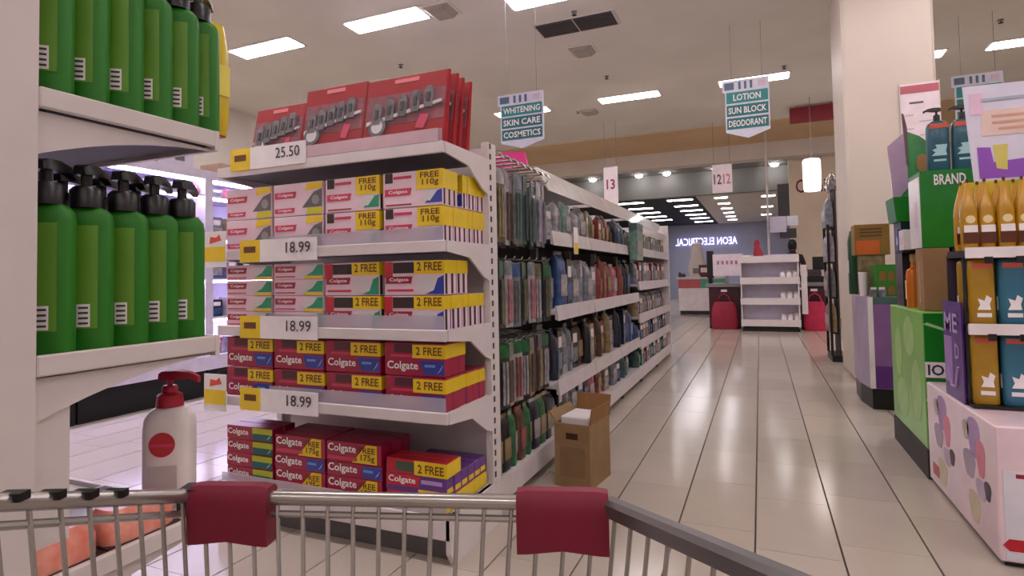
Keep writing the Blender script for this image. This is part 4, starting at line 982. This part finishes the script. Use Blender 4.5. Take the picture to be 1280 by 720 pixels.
# ================================================================ CHECKOUT AREA
t = thing('checkout_shelf', 'white four-level checkout shelf with a dark kick at the aisle end', 'shelving', (.16, 12.3, 0))
MB().box(-.52, .52, .28, .32, .0, 1.50).build('back_panel', lilac_white, t)
for sx in (-1, 1): MB().box(sx * .51 - .012, sx * .51 + .012, .0, .28, .07, 1.5).build('side_panel', shelf_white, t)
MB().box(-.51, .51, -.0, .28, 0, .07).build('kick_panel', black, t)
for z in (.20, .62, 1.02, 1.44):
    s_ = MB().box(-.50, .50, -.02, .28, z - .02, z).build('shelf', shelf_white, t)
    MB().box(-.53, .53, -.035, -.02, z - .10, z + .03).build('price_rail', shelf_white, s_)
MB().box(.56, .66, .05, .08, .34, 1.28).build('side_card', shelf_white, t); MB().box(.52, .56, .06, .07, .8, .85).build('card_clip', shelf_white, t)
for r, z in enumerate((.20, .62, 1.02)):
    for k in range(3):
        def mk():
            t = thing('white_tub', '', 'tub')
            MB().lathe([(.05, 0), (.055, .01), (.055, .10), (.04, .12)], 14).build('tub', white_card, t, smooth=True)
            MB().lathe([(.045, .12), (.045, .15), (.03, .155)], 14).build('lid', white_paint, t, smooth=True)
            return t
        from_proto('tub', mk, (.40 + k * .115, 12.42, z), f'small white tub on checkout shelf, {["lowest", "middle", "upper"][r]} level, {ORD[k]} from the left', 'white tubs on the checkout shelf')
for r, z in enumerate((.62, 1.02)):
    tag(MB().box(-.30, .34, 12.36, 12.50, z + .001, z + .055).build('flat_tray', M('flat_tray', (150, 146, 160), .4), bevel=.006), f'flat grey tray on the {["middle", "upper"][r]} level of the checkout shelf', 'tray', 'flat trays on the checkout shelf')
tag(MB().loft([sring(.16, .12, 1.441, 4, cx=-.02, cy=12.45), sring(.18, .14, 1.52, 3, cx=-.02, cy=12.45), sring(.10, .1, 1.66, 3, cx=-.04, cy=12.45), sring(.11, .1, 1.74, 3, cx=-.04, cy=12.45), sring(.05, .05, 1.80, 3, cx=-.04, cy=12.45)]).build('red_figure', M('red_soft', (160, 40, 56), .7), smooth=True), 'soft red bundle on top of the checkout shelf', 'bundle')
tag(MB().box(-.33, -.18, 12.40, 12.5, 1.441, 1.49).build('white_tray', paper, bevel=.008), 'little white tray beside the red bundle', 'tray')
dmar = M('dark_maroon', (60, 12, 28), .5); rb = M('red_bag', (150, 22, 52), .55, noise=.12); rb2 = M('bright_red_bag', (196, 36, 78), .55, noise=.12)
for k, (x0, x1, bm_, n) in enumerate([(-1.0, -.40, rb, 'to the left of the checkout shelf'), (.72, 1.20, rb2, 'to the right of the checkout shelf')]):
    t = thing('checkout_counter', f'dark maroon checkout counter {n}', 'counter', (0, 0, 0), 'checkout counters')
    MB().box(x0, x1, 12.75, 13.9, 0, .86).build('body', dmar, t, bevel=.01)
    MB().box(x0 - .06, x1 + .04, 12.70, 14.0, .86, .93).build('top', mid_grey, t, bevel=.008)
    MB().box((x0 + x1) / 2 - .06, (x0 + x1) / 2 + .06, 12.745, 12.75, .76, .81).build('number_plate', white_card, t)
    b_ = thing('shopping_bag', f'red fabric bag hanging on the counter {n}', 'bag', ((x0 + x1) / 2, 12.66, .0), 'red bags at the checkout')
    MB().loft([sring((x1 - x0) * .80, .13, 0.005, 4), sring((x1 - x0) * .86, .15, .1, 4), sring((x1 - x0) * .80, .12, .42, 4), sring((x1 - x0) * .62, .07, .56, 4)]).build('bag', bm_, b_, smooth=True)
    MB().tube([(-.13, 0, .54), (-.08, 0, .68), (0, 0, .73), (.08, 0, .68), (.13, 0, .54)], .016, 6).build('handle', bm_, b_)
t = thing('checkout_screen', 'pale checkout board standing on the maroon counter beside the shelf', 'sign', (-.66, 13.0, .931))
MB().box(-.26, .34, 0, .03, .16, .62).build('panel', M('screen_pale', (226, 212, 222), .4), t)
for k in range(5): MB().box(-.18 + k * .09, -.13 + k * .09, -.003, 0, .40, .48).build('mark', M('screen_mark', (180, 120, 140), .5), t)
MB().box(-.02, .04, .0, .05, 0, .16).build('stand', mid_grey, t)
t = thing('dark_monitor', 'black upright cash register screen on the maroon counter', 'monitor', (-.98, 13.1, .931))
MB().box(-.07, .07, 0, .04, .12, .70).build('screen', black, t, bevel=.008); MB().box(-.04, .04, -.06, .1, 0, .12).build('foot', black, t)
t = thing('cash_register', 'dark cash register with screen on the right-hand maroon counter', 'cash register', (1.02, 13.3, .931))
MB().box(-.14, .16, -.12, .2, 0, .12).build('drawer', black, t, bevel=.008)
MB().prism([(-.1, .12), (.1, .12), (.06, .26), (-.1, .20)], 'x', -.12, .12).build('keypad', dark_grey, t)
MB().box(-.02, .20, .1, .14, .25, .52).build('screen', black, t, bevel=.006); MB().box(.07, .1, .11, .13, .12, .25).build('neck', black, t)
t = thing('hanging_printer', 'pale notice panel with dark bracket on the white pole', 'sign', (.42, 14.4, 2.05))
MB().box(-.18, .16, 0, .03, 0, .36).build('panel', M('notice_lilac', (206, 200, 224), .4), t)
MB().box(.02, .36, .04, .07, -.14, .08).build('dark_panel', dark_grey, t)
MB().box(.0, .24, .05, .08, .34, 1.10).build('dark_column', dark_grey, t)
MB().box(.17, .40, -.005, .025, .14, .36).build('number_panel', sign_white, t)
MB().box(-.189, -.15, .03, .11, .1, .16).build('pole_clamp', mid_grey, t)
# far counter
t = thing('service_counter', 'white service counter with red and green stripe in front of the far shop', 'counter', (0, 0, 0))
MB().box(-2.15, -.9, 17.0, 17.7, .10, 1.0).build('body', white_card, t, bevel=.01)
MB().box(-2.12, -.93, 17.04, 17.66, 0, .10).build('kick_panel', black, t)
MB().box(-2.152, -1.55, 16.99, 17.0, .74, .98).build('red_stripe', M('stripe_red', (196, 90, 96), .5), t)
MB().box(-1.55, -.898, 16.99, 17.0, .74, .98).build('green_stripe', M('stripe_green', (80, 160, 124), .5), t)
MB().box(-2.2, -.86, 16.95, 17.75, 1.0, 1.05).build('top', white_paint, t)
t = thing('counter_sign', 'small dark framed sign on the white service counter', 'sign', (-1.45, 17.1, 1.05))
MB().box(-.14, .14, 0, .03, .05, .34).build('board', M('sign_brown', (110, 40, 50), .5), t); MB().box(-.09, .09, -.004, 0, .13, .26).build('inset', white_card, t); MB().box(-.1, .1, -.03, .06, 0, .05).build('foot', black, t)
t = thing('white_machine', 'white rounded machine on the service counter', 'machine', (-1.66, 17.4, 1.05))
MB().loft([sring(.5, .4, 0, 4), sring(.5, .4, .3, 4), sring(.34, .3, .62, 3), sring(.28, .26, .95, 3), sring(.1, .1, 1.0, 3)]).build('body', white_paint, t, smooth=True)
MB().box(-.1, .1, -.205, -.19, .1, .25).build('display', mid_grey, t)
t = thing('counter_phone', 'dark phone at the end of the service counter', 'phone', (-2.06, 17.2, 1.05))
MB().prism([(-.1, 0), (.1, 0), (.1, .05), (-.1, .10)], 'x', -.09, .09).build('base', dark_grey, t); MB().tube([(-.06, -.06, .12), (-.06, .0, .13), (-.06, .1, .10)], .025, 8).build('handset', black, t)
t = thing('shop_sign', 'lilac glowing mirror-written shop name on the far wall', 'sign', (-2.3, 28.45, 2.65))
text(t, 'AEON ELECTRICAL', sign_glow, (0, .05, 0), '-y', 2.75, .34, mirror=True, bold=.0)
MB().box(-1.4, 1.4, .06, .14, -.04, .04).build('mounting_rail', wall_blue, t)
# person behind the shelf
def person(x, y, hgt, lab, top, hair_c):
    t = thing('person', lab, 'person', (x, y, 0), rz=pi)
    k = hgt / 1.78
    bm = bmesh.new(); ly = bm.verts.layers.skin.verify() if hasattr(bm.verts.layers, 'skin') else None
    J = {'pelvis': (0, 0, .95, .14), 'waist': (0, 0, 1.10, .125), 'chest': (0, 0, 1.34, .15), 'neck': (0, .0, 1.50, .055), 'skull0': (0, -.01, 1.60, .075), 'skull1': (0, -.01, 1.70, .085),
         'shl': (-.17, 0, 1.42, .065), 'ell': (-.24, .0, 1.14, .045), 'wrl': (-.20, -.18, 1.0, .032), 'hal': (-.17, -.26, .98, .034),
         'shr': (.17, 0, 1.42, .065), 'elr': (.24, .0, 1.14, .045), 'wrr': (.20, -.18, 1.0, .032), 'har': (.17, -.26, .98, .034),
         'hil': (-.09, 0, .88, .105), 'knl': (-.10, -.01, .50, .07), 'anl': (-.10, .02, .09, .045), 'fol': (-.11, -.12, .04, .04),
         'hir': (.09, 0, .88, .105), 'knr': (.10, -.01, .50, .07), 'anr': (.10, .02, .09, .045), 'for': (.11, -.12, .04, .04)}
    Ed = [('pelvis', 'waist'), ('waist', 'chest'), ('chest', 'neck'), ('neck', 'skull0'), ('skull0', 'skull1'), ('chest', 'shl'), ('shl', 'ell'), ('ell', 'wrl'), ('wrl', 'hal'), ('chest', 'shr'), ('shr', 'elr'), ('elr', 'wrr'), ('wrr', 'har'),
          ('pelvis', 'hil'), ('hil', 'knl'), ('knl', 'anl'), ('anl', 'fol'), ('pelvis', 'hir'), ('hir', 'knr'), ('knr', 'anr'), ('anr', 'for')]
    bm.free(); names = list(J)
    me = bpy.data.meshes.new('body'); me.from_pydata([tuple(c * k for c in J[n][:3]) for n in names], [(names.index(a), names.index(b_)) for a, b_ in Ed], [])
    o = bpy.data.objects.new('body', me); COL.objects.link(o); o.parent = t
    o.modifiers.new('skin', 'SKIN'); o.modifiers.new('sub', 'SUBSURF').levels = 2; o.modifiers['sub'].render_levels = 2
    for i, n in enumerate(names):
        me.skin_vertices[0].data[i].radius = (J[n][3] * k, J[n][3] * k * (.8 if n in ('chest', 'waist', 'pelvis') else 1)); me.skin_vertices[0].data[i].use_root = (n == 'pelvis')
    me.materials.append(top)
    hd = MB(); k2 = k / S
    hd.loft([[(a, b_, z * k2) for a, b_, _ in sring(wx * k2, wy * k2, 0, 2.2, 20)] for z, wx, wy in ((1.545, .06, .07), (1.57, .11, .13), (1.62, .145, .185), (1.68, .155, .20), (1.74, .14, .18), (1.785, .06, .08))])
    h_ = hd.build('head', M('skin_tone', (196, 150, 124), .6), t, smooth=True)
    hr = MB()
    hr.loft([[(a, b_ + .018 * k2, z * k2) for a, b_, _ in sring(wx * k2, wy * k2, 0, 2.2, 20)] for z, wx, wy in ((1.58, .16, .15), (1.66, .178, .20), (1.72, .176, .215), (1.77, .14, .18), (1.80, .05, .07))])
    hr.build('hair', hair_c, t, smooth=True)
    for sx in (-1, 1):
        MB().loft([sring(.022, .01, 1.672 * k2, 2, 10, cx=sx * .035 * k2, cy=-.098 * k2), sring(.022, .012, 1.682 * k2, 2, 10, cx=sx * .035 * k2, cy=-.098 * k2)]).build('eye', black, h_)
        MB().loft([sring(.02, .035, 1.63 * k2, 2, 10, cx=sx * .078 * k2), sring(.02, .04, 1.69 * k2, 2, 10, cx=sx * .08 * k2)]).build('ear', M('skin_tone', (196, 150, 124), .6), h_)
    MB().prism([(-.096 * k2, 1.635 * k2), (-.125 * k2, 1.637 * k2), (-.097 * k2, 1.675 * k2)], 'x', -.012 * k2, .012 * k2).build('nose', M('skin_tone', (196, 150, 124), .6), h_)
    MB().box(-.025 * k2, .025 * k2, -.10 * k2, -.09 * k2, 1.603 * k2, 1.611 * k2).build('mouth', M('lips', (150, 80, 76), .6), h_)
    for sx in (-1, 1):
        for f in range(5):
            a = f / 4.0
            MB().tube([((sx * (.165 + .012 * (f - 2))) * k2, -.27 * k2, .975 * k2), ((sx * (.162 + .013 * (f - 2))) * k2, -.325 * k2 + .03 * (f == 4), .965 * k2), ((sx * (.16 + .013 * (f - 2))) * k2, -.35 * k2 + .045 * (f == 4), .945 * k2)], .008 * k2, 6).build('finger', M('skin_tone', (196, 150, 124), .6), t)
    return t
person(.68, 14.4, 1.67, 'black-haired person standing behind the white checkout shelf', M('dark_shirt', (48, 36, 46), .8), M('black_hair', (14, 11, 12), .5))

# ================================================================ SHOPPING TROLLEY (foreground)
FL, FR = Vector((-.684, .5305, .8817)), Vector((-.1756, .6863, .8836))
LB = FL + (Vector((-.6627, .3143, .9545)) - FL) * 3.0
RB = FR + (Vector((.014, .496, .920)) - FR) * 3.0
ctr = (FL + FR + LB + RB) / 4
def low_(p, z): q = p + (ctr - p) * .22; return Vector((q.x, q.y, z))
t = thing('shopping_trolley', 'chromed wire shopping trolley with maroon rim pads in the foreground', 'trolley', (0, 0, 0))
MB().tube([FL, FR], .009, 10).build('front_rim', steel, t, smooth=True)
MB().tube([FL - Vector((0, 0, .020)), FR - Vector((0, 0, .020))], .0045, 8).build('rim_wire', steel, t)
def flatbar(a, b_):
    m = MB(); d = (b_ - a).normalized(); n = d.cross(Vector((0, 0, 1))).normalized(); u = n.cross(d)
    m.loft([[tuple(p + n * x + u * z) for x, z in ((-.009, -.012), (.009, -.012), (.011, .003), (.006, .008), (-.006, .008), (-.011, .003))] for p in (a, b_)]); return m
flatbar(FR, RB).build('side_rim', steel_dark, t); MB().tube([FL, LB], .009, 10).build('side_rim', steel, t, smooth=True)
for a, b_ in ((FL, LB),): MB().tube([a - Vector((0, 0, .022)), b_ - Vector((0, 0, .022))], .0045, 8).build('rim_wire', steel, t)
zb = .50
BL, BR, BLB, BRB = low_(FL, zb + .02), low_(FR, zb + .02), low_(LB, zb), low_(RB, zb)
def bars(a, b_, c, d, n, r, f0=0.0):
    for k in range(n):
        f = (k + .5) / n
        p = a + (b_ - a) * f; q = c + (d - c) * f
        MB().tube([p - Vector((0, 0, .006)), p + (q - p) * .5, q], r, 6).build('basket_wire', steel, t)
bars(FL, FR, BL, BR, 16, .0028); bars(FL, LB, BL, BLB, 22, .0028); bars(FR, RB, BR, BRB, 24, .0028); bars(LB, RB, BLB, BRB, 18, .0035); bars(BL, BR, BLB, BRB, 12, .0035)
for f in (.40, .75, 1.0):
    P = [FL + (BL - FL) * f, FR + (BR - FR) * f, RB + (BRB - RB) * f, LB + (BLB - LB) * f]
    for i in range(4): MB().tube([P[i], P[(i + 1) % 4]], .0045, 6).build('cross_wire', steel, t)
d_ = (FR - FL); up = Vector((0, 0, 1)); nn = d_.normalized().cross(up).normalized()     # towards viewer is -nn or nn
for a0, a1 in ((.005, .205), (.795, 1.0)):
    m = MB(); rings = []
    for k in range(9):
        f = k / 8.0; p = FL + d_ * (a0 + (a1 - a0) * f)
        sag = .050 + .006 * abs(f - .5) * 2
        e = .0 if 0 < k < 8 else -.002
        rings.append([tuple(p + nn * x + up * z) for x, z in ((-.016 - e, -sag), (.016 + e, -sag), (.018 + e, -.01), (.015 + e, .010), (.008, .017 + e), (-.008, .017 + e), (-.015 - e, .010), (-.018 - e, -.01))])
    m.loft(rings); m.build('rim_pad', maroon, t, smooth=True)
MB().box(-.012, .014, -.014, .014, -.016, .0125).build('corner_cap', black, t, tuple(FL), YAW)
for k in range(5):
    p = FL + (LB - FL) * (.16 + k * .052)
    MB().box(-.0105, .0125, -.005 - .003 * (k % 2), .005, .002, .0102).build('rim_clip', black, t, tuple(p), YAW)
hb_ = [LB + Vector((-.01, -.02, .01)), RB + Vector((.02, -.03, .01))]
MB().tube(hb_, .016, 10).build('handle', maroon, t, smooth=True)
for P in (BL, BR, BLB, BRB):
    MB().tube([P, Vector((P.x, P.y, .25)), Vector((P.x, P.y, .11))], .012, 8).build('chassis_leg', steel, t)
    wv = MB(); wv.loft([[(P.x + x, P.y + .05 * cos(a), .05 + .05 * sin(a)) for a in [2 * pi * i / 16 for i in range(16)]] for x in (-.014, .014)])
    w_ = wv.build('wheel', black, t, smooth=True)
    MB().box(P.x - .022, P.x + .022, P.y - .012, P.y + .012, .05, .12).build('wheel_fork', mid_grey, w_)
for a, b_ in ((BL, BLB), (BR, BRB), (BL, BR)):
    MB().tube([(a.x, a.y, .25), (b_.x, b_.y, .25)], .012, 8).build('chassis_rail', steel, t)
